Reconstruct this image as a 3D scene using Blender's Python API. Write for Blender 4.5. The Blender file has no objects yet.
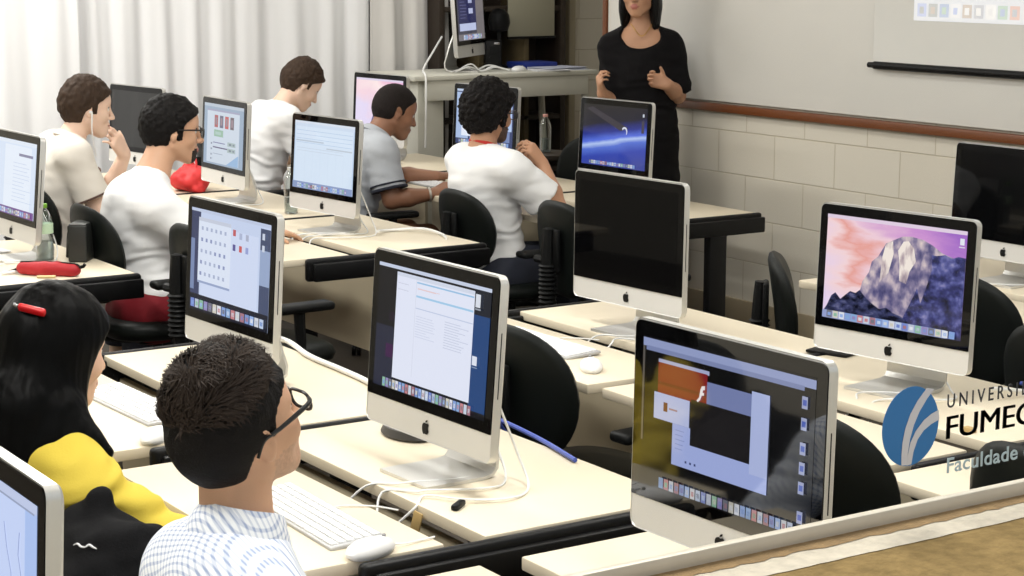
import bpy, bmesh, math, random
import numpy as np
from mathutils import Vector, Matrix, noise as mnoise

random.seed(7)
S = bpy.context.scene
C = S.collection
V3 = lambda *a: np.array(a, float)

# ------------------------------------------------------------------ camera, world, lights, exposure
def add_camera():
    cam = bpy.data.cameras.new('camera'); o = bpy.data.objects.new('camera', cam); C.objects.link(o)
    f, yaw, pit, rol = 1905.1, math.radians(33.11), math.radians(9.932), math.radians(.147)
    F = V3(math.sin(yaw)*math.cos(pit), math.cos(yaw)*math.cos(pit), -math.sin(pit))
    R = V3(math.cos(yaw), -math.sin(yaw), 0); U = np.cross(R, F)
    R2 = R*math.cos(rol)+U*math.sin(rol); U2 = -R*math.sin(rol)+U*math.cos(rol)
    M = Matrix(((R2[0], U2[0], -F[0], 0), (R2[1], U2[1], -F[1], 0), (R2[2], U2[2], -F[2], 1.827), (0, 0, 0, 1)))
    o.matrix_world = M
    cam.sensor_width = 36; cam.lens = f/1024*36; cam.clip_start = .05; cam.clip_end = 60
    S.camera = o
add_camera()
w = bpy.data.worlds.new('world'); S.world = w; w.use_nodes = True
w.node_tree.nodes['Background'].inputs[0].default_value = (.93, .96, 1, 1)
w.node_tree.nodes['Background'].inputs[1].default_value = .75
S.view_settings.view_transform = 'Standard'; S.view_settings.look = 'None'
S.view_settings.gamma = 1; S.view_settings.use_curve_mapping = False
S.view_settings.exposure = 0.0
S.cycles.use_denoising = True
S.cycles.max_bounces = 6; S.cycles.diffuse_bounces = 3; S.cycles.glossy_bounces = 3
S.cycles.transmission_bounces = 6; S.cycles.transparent_max_bounces = 10
S.cycles.caustics_reflective = False; S.cycles.caustics_refractive = False
S.cycles.sample_clamp_indirect = 6

def area(name, loc, sx, sy, power, rot=(0, 0, 0), col=(1, .975, .94)):
    l = bpy.data.lights.new(name, 'AREA'); l.shape = 'RECTANGLE'; l.size = sx; l.size_y = sy
    l.energy = power; l.color = col
    o = bpy.data.objects.new(name, l); C.objects.link(o); o.location = loc; o.rotation_euler = rot
    return o
for (x, y, p) in ((.2, 2.7, 43), (.2, 5.3, 44), (.2, 8.4, 58), (2.2, 2.7, 42), (2.2, 5.3, 43), (2.2, 8.4, 64), (4.0, 3.6, 24), (4.0, 6.2, 16), (3.6, 8.9, 22), (5.6, 8.9, 16)):  # room's ceiling lamps; the last is a fill added to brighten the recess
    area('ceiling_or_fill_lamp', (x, y, 2.82), .35, 1.3, p)

# ------------------------------------------------------------------ materials
def lin(c):
    return tuple(((v/12.92) if v <= .04045 else ((v+.055)/1.055)**2.4) for v in c)
def rgb(r, g, b): return lin((r/255, g/255, b/255))
MATS = {}
def mat(name, col, rough=.5, metal=0, spec=.5, emit=None, estr=1, bump=None, var=None, coat=0, trans=0, ior=None, alpha=None, sheen=0, sub=0):
    """col in 0-255 sRGB. bump=(scale, strength[, (sx,sy,sz)]) var=(scale, amount)"""
    if name in MATS: return MATS[name]
    m = bpy.data.materials.new(name); m.use_nodes = True; nt = m.node_tree; N = nt.nodes; L = nt.links
    b = N['Principled BSDF']; I = b.inputs
    c = rgb(*col)
    I['Base Color'].default_value = (*c, 1); I['Roughness'].default_value = rough; I['Metallic'].default_value = metal
    I['Specular IOR Level'].default_value = spec; I['Coat Weight'].default_value = coat
    if trans: I['Transmission Weight'].default_value = trans
    if ior: I['IOR'].default_value = ior
    if sheen: I['Sheen Weight'].default_value = sheen
    if sub:
        I['Subsurface Weight'].default_value = sub; I['Subsurface Radius'].default_value = (.012, .005, .003)
    if emit:
        I['Emission Color'].default_value = (*rgb(*emit), 1); I['Emission Strength'].default_value = estr
    if bump or var:
        tc = N.new('ShaderNodeTexCoord')
    if bump:
        mp = N.new('ShaderNodeMapping'); L.new(tc.outputs['Object'], mp.inputs[0])
        if len(bump) > 2: mp.inputs['Scale'].default_value = bump[2]
        nz = N.new('ShaderNodeTexNoise'); nz.inputs['Scale'].default_value = bump[0]; nz.inputs['Detail'].default_value = 4
        L.new(mp.outputs[0], nz.inputs['Vector'])
        bp = N.new('ShaderNodeBump'); bp.inputs['Strength'].default_value = bump[1]; bp.inputs['Distance'].default_value = .004
        L.new(nz.outputs[0], bp.inputs['Height']); L.new(bp.outputs[0], I['Normal'])
    if var:
        nz2 = N.new('ShaderNodeTexNoise'); nz2.inputs['Scale'].default_value = var[0]; nz2.inputs['Detail'].default_value = 3
        L.new(tc.outputs['Object'], nz2.inputs['Vector'])
        mr = N.new('ShaderNodeMapRange'); mr.inputs['From Min'].default_value = .3; mr.inputs['From Max'].default_value = .7
        mr.inputs['To Min'].default_value = 1-var[1]; mr.inputs['To Max'].default_value = 1+var[1]
        L.new(nz2.outputs[0], mr.inputs[0])
        mx = N.new('ShaderNodeMix'); mx.data_type = 'RGBA'; mx.blend_type = 'MULTIPLY'; mx.inputs[0].default_value = 1
        mx.inputs[6].default_value = (*c, 1); L.new(mr.outputs[0], mx.inputs[7]); L.new(mx.outputs[2], I['Base Color'])
    MATS[name] = m
    return m
ESPEC = [.2]
def emi(col, s=1.0):
    k = 'screen_%d_%d_%d_%d_%d' % (*col, int(s*100), int(ESPEC[0]*100))
    return mat(k, (5, 5, 5), rough=.05, spec=ESPEC[0], emit=col, estr=s)

M_ALU = mat('brushed_aluminium', (214, 213, 209), rough=.34, metal=.55, spec=.5)
M_ALUF = mat('aluminium_chin', (222, 221, 218), rough=.38, metal=.25)
M_GLASSB = mat('black_glass', (4, 4, 5), rough=.03, spec=.2)
M_GLASSR = mat('black_mirror_glass', (4, 4, 5), rough=.02, spec=1.0, coat=.25)
M_BLACK = mat('black_plastic', (12, 12, 13), rough=.45, spec=.2)
M_RAIL = mat('black_steel_rail', (11, 11, 12), rough=.42, spec=.22, bump=(180, .08))
M_TOP = mat('cream_laminate', (226, 214, 190), rough=.38, spec=.35, var=(3, .02))
M_EDGE = mat('cream_edge_band', (222, 212, 190), rough=.45)
M_PANEL = mat('beige_panel', (186, 174, 148), rough=.55, var=(4, .04))
M_WHITEP = mat('white_plastic', (238, 238, 238), rough=.35)
M_KEY = mat('white_keys', (244, 244, 244), rough=.45)
M_CABLE = mat('white_cable', (236, 236, 234), rough=.4)
M_CHAIR = mat('black_chair_vinyl', (14, 18, 16), rough=.45, spec=.16)
M_CHAIRP = mat('black_chair_plastic', (11, 12, 12), rough=.5, spec=.2)
M_STEEL = mat('chrome_steel', (170, 170, 172), rough=.25, metal=1)

# ------------------------------------------------------------------ mesh helpers
class MB:
    def __init__(s): s.v = []; s.f = []; s.m = []; s.mats = []; s.sm = []
    def mi(s, m):
        if m not in s.mats: s.mats.append(m)
        return s.mats.index(m)
    def add(s, vs, fs, m, smooth=True):
        o = len(s.v); s.v += [tuple(map(float, v)) for v in vs]; k = s.mi(m)
        for f in fs: s.f.append(tuple(i+o for i in f)); s.m.append(k); s.sm.append(smooth)
        return s
    def bm(s, b, m, smooth=False):
        b.verts.index_update()
        s.add([v.co[:] for v in b.verts], [[v.index for v in f.verts] for f in b.faces], m, smooth); b.free(); return s
    def box(s, c, size, m, r=0, seg=2, rot=None):
        b = bmesh.new(); bmesh.ops.create_cube(b, size=1)
        for v in b.verts: v.co = Vector((v.co.x*size[0], v.co.y*size[1], v.co.z*size[2]))
        if r > 0: bmesh.ops.bevel(b, geom=b.edges[:], offset=min(r, min(size)*.49), segments=seg, affect='EDGES', profile=.5)
        if rot is not None: bmesh.ops.rotate(b, verts=b.verts, cent=(0, 0, 0), matrix=rot)
        bmesh.ops.translate(b, verts=b.verts, vec=c)
        return s.bm(b, m, False)
    def loft(s, rings, m, closed=True, cap0=True, cap1=True, smooth=True):
        n = len(rings[0]); vs = [p for r in rings for p in r]; fs = []
        for i in range(len(rings)-1):
            for j in range(n if closed else n-1):
                a = i*n+j; b = i*n+(j+1) % n; fs.append((a, b, b+n, a+n))
        if cap0: fs.append(tuple(range(n-1, -1, -1)))
        if cap1: fs.append(tuple(range((len(rings)-1)*n, len(rings)*n)))
        return s.add(vs, fs, m, smooth)
    def tube(s, pts, r, m, n=8, smooth=True, sub=0, cap=True):
        P = [np.array(p, float) for p in pts]
        if sub:
            Q = []
            for i in range(len(P)-1):
                p0 = P[max(i-1, 0)]; p1 = P[i]; p2 = P[i+1]; p3 = P[min(i+2, len(P)-1)]
                for k in range(sub):
                    t = k/sub
                    Q.append(.5*((2*p1)+(-p0+p2)*t+(2*p0-5*p1+4*p2-p3)*t*t+(-p0+3*p1-3*p2+p3)*t**3))
            Q.append(P[-1]); P = Q
        R = r if isinstance(r, (list, tuple)) else None
        rings = []; up = None
        for i, p in enumerate(P):
            d = P[min(i+1, len(P)-1)]-P[max(i-1, 0)]; d = d/(np.linalg.norm(d)+1e-12)
            if up is None:
                up = V3(0, 0, 1) if abs(d[2]) < .9 else V3(1, 0, 0)
            a = np.cross(d, up); a /= np.linalg.norm(a)+1e-12; b = np.cross(a, d); up = b
            rr = r if R is None else float(np.interp(i/(len(P)-1), np.linspace(0, 1, len(R)), R))
            rings.append([p+rr*(a*math.cos(t)+b*math.sin(t)) for t in np.linspace(0, 2*math.pi, n, endpoint=False)])
        return s.loft(rings, m, True, cap, cap, smooth)
    def lathe(s, prof, m, n=24, c=(0, 0, 0), smooth=True):
        rings = [[(c[0]+r*math.cos(t), c[1]+r*math.sin(t), c[2]+z) for t in np.linspace(0, 2*math.pi, n, endpoint=False)] for r, z in prof]
        return s.loft(rings, m, True, True, True, smooth)
    def quad(s, a, b, c, d, m): return s.add([a, b, c, d], [(0, 1, 2, 3)], m, False)
    def build(s, name, parent=None, auto=35):
        me = bpy.data.meshes.new(name); me.from_pydata(s.v, [], s.f)
        for m in s.mats: me.materials.append(m)
        me.polygons.foreach_set('material_index', s.m); me.polygons.foreach_set('use_smooth', s.sm)
        me.update()
        b = bmesh.new(); b.from_mesh(me); bmesh.ops.recalc_face_normals(b, faces=b.faces); b.to_mesh(me); b.free()
        if auto: me.set_sharp_from_angle(angle=math.radians(auto))
        o = bpy.data.objects.new(name, me); C.objects.link(o)
        if parent is not None: o.parent = parent
        return o

def tag(o, label=None, cat=None, group=None, kind=None):
    if label: o['label'] = label
    if cat: o['category'] = cat
    if group: o['group'] = group
    if kind: o['kind'] = kind
    return o
def thing(name, label, cat, loc=(0, 0, 0), rz=0, group=None):
    o = bpy.data.objects.new(name, None); C.objects.link(o); o.location = loc; o.rotation_euler = (0, 0, rz)
    o.empty_display_size = .1
    return tag(o, label, cat, group)
def kids(o): return [c for c in C.objects if c.parent == o]
def copy_tree(o, parent=None):
    c = o.copy(); C.objects.link(c)
    if parent is not None: c.parent = parent
    for ch in kids(o): copy_tree(ch, c)
    return c
def struct(o): o['kind'] = 'structure'; return o
def rrect(w, h, r, n=5, cy=0, cz=0, bot=None):
    """rounded rectangle in (y,z), counter-clockwise; bot = radius of the lower corners"""
    out = []
    for (sx, sy, a0) in ((1, 1, 0), (-1, 1, 90), (-1, -1, 180), (1, -1, 270)):
        rr = r if sy > 0 or bot is None else bot
        for k in range(n+1):
            a = math.radians(a0+90*k/n)
            out.append((cy+sx*(w/2-rr)+rr*math.cos(a), cz+sy*(h/2-rr)+rr*math.sin(a)))
    return out

# ------------------------------------------------------------------ implicit surfaces for bodies, clothes and hair
def sd_cone(p, a, b, ra, rb):
    ba = b-a; L = ba@ba+1e-12; h = np.clip(((p-a)@ba)/L, 0, 1)
    return np.linalg.norm(p-a-h[:, None]*ba, axis=1)-(ra+(rb-ra)*h)
def sd_ell(p, c, r, R):
    q = p-c
    if R is not None: q = q@R            # R columns are the axes
    r = np.asarray(r, float); k0 = np.linalg.norm(q/r, axis=1); k1 = np.linalg.norm(q/(r*r), axis=1)+1e-9
    return k0*(k0-1)/k1
def smin(a, b, k):
    if k <= 0: return np.minimum(a, b)
    h = np.clip(.5+.5*(b-a)/k, 0, 1)
    return b*(1-h)+a*h-k*h*(1-h)
def ev(prims, p):
    d = np.full(len(p), 9.0)
    for q in prims:
        t = q[0]
        if t == 'c': d = smin(d, sd_cone(p, q[1], q[2], q[3], q[4]), q[5])
        elif t == 'cc':                  # cone cut flat at its far end
            ax = q[2]-q[1]; ax = ax/np.linalg.norm(ax)
            e = np.maximum(sd_cone(p, q[1], q[2]+ax*.05, q[3], q[4]), (p-q[2])@ax)
            d = smin(d, e, q[5])
        elif t == 'e': d = smin(d, sd_ell(p, q[1], q[2], q[3]), q[4])
        elif t == '-e': d = -smin(-d, sd_ell(p, q[1], q[2], q[3]), q[4])
        elif t == '-c': d = -smin(-d, sd_cone(p, q[1], q[2], q[3], q[4]), q[5])
        elif t == 'cut': d = np.maximum(d, (p-q[1])@q[2])
        elif t == 'g': d = smin(d, ev(q[1], p), q[2])
        elif t == 'fn': d = q[1](p, d)
    return d
def surface(prims, lo, hi, h):
    lo = np.array(lo, float); hi = np.array(hi, float)
    B = 4; nb = np.maximum(np.ceil((hi-lo)/(h*B)).astype(int), 1); n = nb*B
    cx = [lo[i]+(np.arange(nb[i])+.5)*h*B-.5*h for i in range(3)]
    G = np.stack(np.meshgrid(*cx, indexing='ij'), -1).reshape(-1, 3)
    dc = ev(prims, G)
    D = np.repeat(np.repeat(np.repeat(dc.reshape(nb), B, 0), B, 1), B, 2).astype(np.float32)
    act = np.argwhere((np.abs(dc) < h*B*1.35+.006).reshape(nb))
    off = np.stack(np.meshgrid(range(B), range(B), range(B), indexing='ij'), -1).reshape(-1, 3)
    idx = (act[:, None, :]*B+off[None]).reshape(-1, 3)
    for s in range(0, len(idx), 400000):
        ii = idx[s:s+400000]; D[ii[:, 0], ii[:, 1], ii[:, 2]] = ev(prims, lo+ii*h)
    # surface nets
    ins = D < 0
    c8 = [ins[a:n[0]-1+a, b:n[1]-1+b, c:n[2]-1+c] for a in (0, 1) for b in (0, 1) for c in (0, 1)]
    cnt = sum(x.astype(np.int8) for x in c8)
    cell = np.argwhere((cnt > 0) & (cnt < 8))
    vid = np.full(n-1, -1, np.int32); vid[cell[:, 0], cell[:, 1], cell[:, 2]] = np.arange(len(cell))
    acc = np.zeros((len(cell), 3)); num = np.zeros(len(cell))
    cor = [(a, b, c) for a in (0, 1) for b in (0, 1) for c in (0, 1)]
    val = {k: D[cell[:, 0]+k[0], cell[:, 1]+k[1], cell[:, 2]+k[2]] for k in cor}
    for k in cor:
        for ax in range(3):
            if k[ax] == 0:
                k2 = list(k); k2[ax] = 1; k2 = tuple(k2); a = val[k]; b = val[k2]
                x = (a < 0) != (b < 0); t = np.where(x, a/(a-b+1e-12), 0)
                pt = np.tile(np.array(k, float), (len(cell), 1)); pt[:, ax] += t
                acc += pt*x[:, None]; num += x
    verts = lo+(cell+acc/np.maximum(num, 1)[:, None])*h
    faces = []
    for ax in range(3):
        u, v = [(1, 2), (2, 0), (0, 1)][ax]
        sl0 = [slice(None)]*3; sl1 = [slice(None)]*3; sl0[ax] = slice(0, -1); sl1[ax] = slice(1, None)
        A = ins[tuple(sl0)]; Bv = ins[tuple(sl1)]
        e = np.argwhere(A != Bv); e = e[(e[:, u] > 0) & (e[:, v] > 0) & (e[:, u] < n[u]-1) & (e[:, v] < n[v]-1)]
        fl = A[e[:, 0], e[:, 1], e[:, 2]]
        def cid(du, dv):
            q = e.copy(); q[:, u] -= du; q[:, v] -= dv; return vid[q[:, 0], q[:, 1], q[:, 2]]
        Q = np.stack([cid(1, 1), cid(0, 1), cid(0, 0), cid(1, 0)], 1)
        Q[~fl] = Q[~fl][:, ::-1]; faces.append(Q)
    F = np.concatenate(faces); F = F[(F >= 0).all(1)]
    return verts, F
def relax(v, f, it, lam=.5):
    e = np.concatenate([f[:, [0, 1]], f[:, [1, 2]], f[:, [2, 3]], f[:, [3, 0]]]); e = np.concatenate([e, e[:, ::-1]])
    deg = np.bincount(e[:, 0], minlength=len(v)).astype(float)[:, None]
    for _ in range(it):
        s = np.stack([np.bincount(e[:, 0], v[e[:, 1], k], minlength=len(v)) for k in range(3)], 1)
        v = v+lam*(s/np.maximum(deg, 1)-v)
    return v
def vnormals(v, f):
    nrm = np.cross(v[f[:, 2]]-v[f[:, 0]], v[f[:, 3]]-v[f[:, 1]])
    out = np.zeros_like(v)
    for k in range(4):
        for a in range(3): out[:, a] += np.bincount(f[:, k], nrm[:, a], minlength=len(v))
    return out/(np.linalg.norm(out, axis=1)[:, None]+1e-12)
def nz3(v, sc, seed=0.0):
    sc = np.asarray(sc, float)*np.ones(3); q = v*sc+seed
    return np.array([mnoise.noise(Vector(x)) for x in q])
def sdf_obj(name, prims, lo, hi, h, m, parent, sm=1, disp=None, matfn=None, origin=None):
    v, f = surface(prims, lo, hi, h)
    if sm: v = relax(v, f, sm)
    if disp is not None: v = v+vnormals(v, f)*disp(v)[:, None]
    me = bpy.data.meshes.new(name)
    o0 = np.zeros(3) if origin is None else np.asarray(origin, float)
    me.vertices.add(len(v)); me.vertices.foreach_set('co', (v-o0).astype(np.float32).ravel())
    me.loops.add(f.size); me.loops.foreach_set('vertex_index', f.astype(np.int32).ravel())
    me.polygons.add(len(f)); me.polygons.foreach_set('loop_start', np.arange(0, f.size, 4, dtype=np.int32))
    try: me.polygons.foreach_set('loop_total', np.full(len(f), 4, np.int32))
    except Exception: pass
    me.polygons.foreach_set('use_smooth', np.ones(len(f), bool))
    ms = m if isinstance(m, list) else [m]
    for x in ms: me.materials.append(x)
    if matfn is not None:
        me.polygons.foreach_set('material_index', matfn(v[f].mean(1)).astype(np.int32))
    me.update(calc_edges=True); me.validate()
    o = bpy.data.objects.new(name, me); C.objects.link(o)
    if parent is not None: o.parent = parent
    return o
# ------------------------------------------------------------------ the room shell
def block_wall_mat(axis, nm):
    m = bpy.data.materials.new(nm); m.use_nodes = True; nt = m.node_tree; N = nt.nodes; L = nt.links
    b = N['Principled BSDF']; b.inputs['Roughness'].default_value = .55
    tc = N.new('ShaderNodeTexCoord'); sp = N.new('ShaderNodeSeparateXYZ'); L.new(tc.outputs['Object'], sp.inputs[0])
    ad = N.new('ShaderNodeMath'); ad.operation = 'SUBTRACT'; L.new(sp.outputs[2], ad.inputs[0]); ad.inputs[1].default_value = .015
    cb = N.new('ShaderNodeCombineXYZ'); L.new(sp.outputs[axis], cb.inputs[0]); L.new(ad.outputs[0], cb.inputs[1])
    br = N.new('ShaderNodeTexBrick'); L.new(cb.outputs[0], br.inputs['Vector'])
    br.inputs['Scale'].default_value = 1; br.inputs['Brick Width'].default_value = .4; br.inputs['Row Height'].default_value = .2
    br.inputs['Mortar Size'].default_value = .0035; br.inputs['Mortar Smooth'].default_value = .6
    br.inputs['Color1'].default_value = (*rgb(220, 214, 200), 1); br.inputs['Color2'].default_value = (*rgb(216, 209, 194), 1)
    br.inputs['Mortar'].default_value = (*rgb(196, 186, 166), 1)
    L.new(br.outputs['Color'], b.inputs['Base Color'])
    nz = N.new('ShaderNodeTexNoise'); nz.inputs['Scale'].default_value = 90; L.new(tc.outputs['Object'], nz.inputs['Vector'])
    mu = N.new('ShaderNodeMath'); mu.operation = 'MULTIPLY_ADD'; L.new(br.outputs['Fac'], mu.inputs[0]); mu.inputs[1].default_value = -1.0
    sc = N.new('ShaderNodeMath'); sc.operation = 'MULTIPLY'; L.new(nz.outputs[0], sc.inputs[0]); sc.inputs[1].default_value = .2
    L.new(sc.outputs[0], mu.inputs[2])
    bp = N.new('ShaderNodeBump'); bp.inputs['Strength'].default_value = .5; bp.inputs['Distance'].default_value = .006
    L.new(mu.outputs[0], bp.inputs['Height']); L.new(bp.outputs[0], b.inputs['Normal'])
    return m
M_BLOCK = block_wall_mat(1, 'painted_block_wall'); M_BLOCKX = block_wall_mat(0, 'painted_block_wall_end')
M_WALL = mat('painted_wall', (206, 200, 186), rough=.6, bump=(60, .1))
M_CEIL = mat('ceiling_white', (226, 224, 218), rough=.8, bump=(40, .1))
M_FLOOR = mat('grey_floor', (70, 63, 54), rough=.5, spec=.3, var=(6, .08))
M_BASE = mat('beige_dado', (164, 150, 124), rough=.55, var=(7, .06))
XW, YF, YW = 5.73, 10.25, 1.56
struct(MB().box((2.6, 5.2, -.05), (13, 12.5, .1), M_FLOOR).build('floor'))
struct(MB().box((2.6, 6.1, 2.95), (11.4, 9.4, .1), M_CEIL).build('ceiling'))
struct(MB().box((XW+.1, 4.745, 1.45), (.2, 6.37, 2.9), M_BLOCK).build('wall_front'))
struct(MB().box((2.6, YF+.1, 1.45), (11.4, .2, 2.9), M_BLOCKX).build('wall_left'))
struct(MB().box((-1.7, 6, 1.45), (.2, 8.6, 2.9), M_WALL).build('wall_back'))
struct(MB().box((7.75, 9.2, 1.45), (.2, 2.2, 2.9), M_WALL).build('wall_recess'))
struct(MB().box((6.79, 8.03, 1.45), (1.72, .2, 2.9), M_WALL).build('wall_recess_side'))
struct(MB().box((XW-.008, 4.745, .115), (.016, 6.3, .23), M_BASE, .003).build('baseboard_front'))
# door frame where the block wall ends (pale jamb, conduit pipes)
M_JAMB = mat('pale_jamb_paint', (176, 166, 142), rough=.5)
M_DGAP = mat('dark_wood_jamb', (74, 58, 34), rough=.55)
mb = MB(); mb.box((6.99, YF-.06, 1.45), (.05, .12, 2.9), M_JAMB, .006); mb.box((7.03, YF-.03, 1.45), (.03, .06, 2.9), M_DGAP, .004)
mb.box((7.08, YF-.05, 1.45), (.05, .1, 2.9), M_JAMB, .006); mb.box((7.115, YF-.02, 1.45), (.02, .04, 2.9), M_DGAP, .004); struct(mb.build('trim_1'))

# window wall on the camera's side: rail, glass, sill ledge, wall below
M_FRAME = mat('window_frame_aluminium', (206, 198, 180), rough=.42, metal=.15, var=(30, .04))
M_LEDGE = mat('brown_rough_ledge', (152, 128, 84), rough=.95, spec=.1, bump=(160, .6), var=(55, .2))
M_LEDGEW = mat('dusty_white_sill', (222, 212, 192), rough=.85, spec=.2, bump=(220, .35), var=(70, .09))
M_DUST = mat('dusty_beige_sealant', (160, 132, 92), rough=.95, bump=(240, .6), var=(60, .18))
struct(MB().box((2.6, 1.44, .579), (9.6, .27, 1.157), M_WALL).build('wall_right'))
struct(MB().box((2.6, 1.44, 2.75), (9.6, .27, .3), M_WALL).build('wall_right_lintel'))
mb = MB(); rnd = random.Random(3)
def wavy_strip(y0, y1, z, m, seed, amp, x0=-.4, x1=3.4, n=260):
    r = random.Random(seed); vs = []; fs = []
    for i in range(n+1):
        x = x0+(x1-x0)*i/n
        vs += [(x, y0+amp*(r.random()-.5), z), (x, y1, z)]
    for i in range(n): fs.append((2*i, 2*i+2, 2*i+3, 2*i+1))
    return vs, fs
mb.box((2.6, 1.43, 1.1655), (9.6, .25, .015), M_LEDGE)
v, f = wavy_strip(1.486, 1.553, 1.1738, M_LEDGEW, 5, .002); mb.add(v, f, M_LEDGEW, False)
v, f = wavy_strip(1.527, 1.553, 1.1745, M_DUST, 9, .006); mb.add(v, f, M_DUST, False)
struct(mb.build('trim_2'))
wf = MB(); wf.box((2.6, 1.5585, 1.180), (9.6, .013, .022), M_FRAME, .002)
wf.box((2.6, 1.5585, 2.6), (9.6, .05, .04), M_FRAME, .003)
for x in (-2.1, 4.4): wf.box((x, 1.5585, 1.9), (.05, .05, 1.42), M_FRAME, .003)
win = struct(wf.build('window_1'))
def glass_mat():
    m = bpy.data.materials.new('clear_window_glass'); m.use_nodes = True; nt = m.node_tree; N = nt.nodes; L = nt.links
    N.remove(N['Principled BSDF']); out = N['Material Output']
    tr = N.new('ShaderNodeBsdfTransparent'); tr.inputs[0].default_value = (.985, .99, .985, 1)
    gl = N.new('ShaderNodeBsdfGlossy'); gl.inputs['Roughness'].default_value = .01
    fr = N.new('ShaderNodeFresnel'); fr.inputs[0].default_value = 1.05
    mx = N.new('ShaderNodeMixShader'); L.new(fr.outputs[0], mx.inputs[0]); L.new(tr.outputs[0], mx.inputs[1]); L.new(gl.outputs[0], mx.inputs[2])
    L.new(mx.outputs[0], out.inputs[0]); return m
M_PANE = glass_mat()
pane = struct(MB().box((1.15, 1.558, 1.89), (6.4, .004, 1.40), M_PANE).build('glass_pane', win))
# lettering and emblem stuck on the glass
M_DECB = mat('decal_blue', (38, 116, 176), rough=.45); M_DECW = mat('decal_white', (212, 210, 210), rough=.5)
M_DECK = mat('decal_black', (24, 24, 26), rough=.5); M_DECG = mat('decal_pale_grey', (176, 196, 200), rough=.5)
YD = 1.5545
mb = MB(); cx, cz, rx, rz = 1.5690, 1.2865, .0452, .0475
ring = [(cx+rx*math.cos(t), YD, cz+rz*math.sin(t)) for t in np.linspace(0, 2*math.pi, 64, endpoint=False)]
mb.loft([ring, [(x, YD+.0006, z) for x, y, z in ring]], M_DECB, smooth=False)
def dpoly(pts, m, y):
    a = [(cx+rx*u, y, cz+rz*v) for u, v in pts]
    mb.loft([a, [(x, yy+.0005, z) for x, yy, z in a]], m, smooth=False)
def crop(pts): return [((u-180)/100, (315-v)/145) for u, v in pts]
dpoly(crop([(151, 453), (150, 415), (152, 370), (160, 320), (176, 270), (200, 225), (232, 184), (258, 192), (233, 224), (208, 266), (190, 312), (178, 362), (172, 410), (171, 456)]), M_DECW, YD-.0006)
dpoly(crop([(170, 457), (172, 420), (180, 375), (198, 335), (226, 300), (252, 282), (277, 272), (281, 308), (252, 320), (226, 338), (205, 368), (192, 410), (186, 455)]), M_DECW, YD-.0007)
struct(mb.build('emblem', win))
def letters(txt, x, z, width, height, m, name, off=0, spacing=1.0):
    cu = bpy.data.curves.new(name, 'FONT'); cu.body = txt; cu.size = .03; cu.extrude = .0003; cu.offset = off; cu.space_character = spacing
    cu.materials.append(m); o = bpy.data.objects.new(name, cu); C.objects.link(o)
    bpy.context.view_layer.update()
    bb = o.bound_box; w0 = bb[6][0]-bb[0][0]; h0 = bb[6][1]-bb[0][1]
    o.rotation_euler = (math.pi/2, 0, 0); o.scale = (width/w0, height/h0, 1)
    o.location = (x-bb[0][0]*width/w0, YD, z-bb[0][1]*height/h0); o.parent = win
    return struct(o)
letters('UNIVERSIDADE', 1.6275, 1.3005, .196, .0168, M_DECK, 'lettering', .0002, 1.5)
for dx_ in (0, .0009, .0018): letters('FUMEC', 1.6275+dx_, 1.2625, .149, .0280, M_DECK, 'lettering', 0, 1.0)
letters('Faculdade de', 1.6315, 1.2205, .160, .0185, M_DECG, 'lettering', .0003, 1.05)

# ------------------------------------------------------------------ board, projection screen, curtains
M_WB = mat('whiteboard_laminate', (226, 224, 218), rough=.35, var=(2, .015))
M_WOOD = mat('brown_wood_frame', (112, 62, 28), rough=.4, bump=(30, .15, (1, .1, 6)))
t = thing('whiteboard', 'long wall-mounted whiteboard with brown wooden frame behind the standing woman', 'whiteboard', (XW, 5, 1.1))
MB().box((-.012, -.55, .70), (.02, 6.84, 1.30), M_WB, .002).build('board_surface', t)
MB().box((-.018, -.55, .02), (.034, 6.92, .038), M_WOOD, .005).build('frame', t)
MB().box((-.018, 2.89, .70), (.03, .035, 1.36), M_WOOD, .005).build('frame', t)
t = thing('projection_screen', 'pale pull-down projection screen with black bottom bar in front of the whiteboard', 'projection screen', (XW, 4.8, 1.36))
M_PSC = mat('projection_fabric', (222, 221, 216), rough=.8)
MB().box((-.05, 0, .72), (.002, 2.26, 1.40), M_PSC).build('screen_fabric', t)
mb = MB(); mb.tube([(-.05, 1.12, .012), (-.05, -1.14, .012)], .0165, M_BLACK, 12); mb.tube([(-.05, 1.155, .012), (-.05, 1.12, .012)], .012, M_BLACK, 10)
mb.build('bottom_bar', t)
mb = MB(); PE = lambda c, s=.75: mat('projected_%d_%d_%d' % c, (222, 221, 216), rough=.8, emit=c, estr=s)  # projector light put into the colour as weakly glowing faces on the fabric
y0 = .90; mb.quad((-.0525, y0, .205), (-.0525, -1.1, .205), (-.0525, -1.1, 1.3), (-.0525, y0, 1.3), PE((190, 196, 214), .55))
icons = [(120, 150, 225), (90, 110, 130), (70, 130, 200), (230, 232, 240), (150, 120, 110), (130, 140, 170), (240, 238, 240), (110, 170, 150), (200, 120, 110), (210, 210, 220)]
rnd = random.Random(11)
for i in range(17):
    a = y0-.02-i*.062; c0 = icons[i % 10]
    mb.quad((-.053, a, .222), (-.053, a-.05, .222), (-.053, a-.05, .275), (-.053, a, .275), PE(c0, .5))
    c1 = icons[(i*3+1) % 10]; mb.quad((-.0533, a-.012, .234), (-.0533, a-.036, .234), (-.0533, a-.036, .262), (-.0533, a-.012, .262), PE(c1, .5))
mb.build('projected_picture', t)
M_CUR = mat('white_curtain_cloth', (238, 238, 239), rough=.85, spec=.1, sheen=.2, bump=(300, .1))
M_CURG = mat('grey_white_curtain_cloth', (216, 213, 209), rough=.85, spec=.1, sheen=.2, bump=(300, .1))
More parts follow.
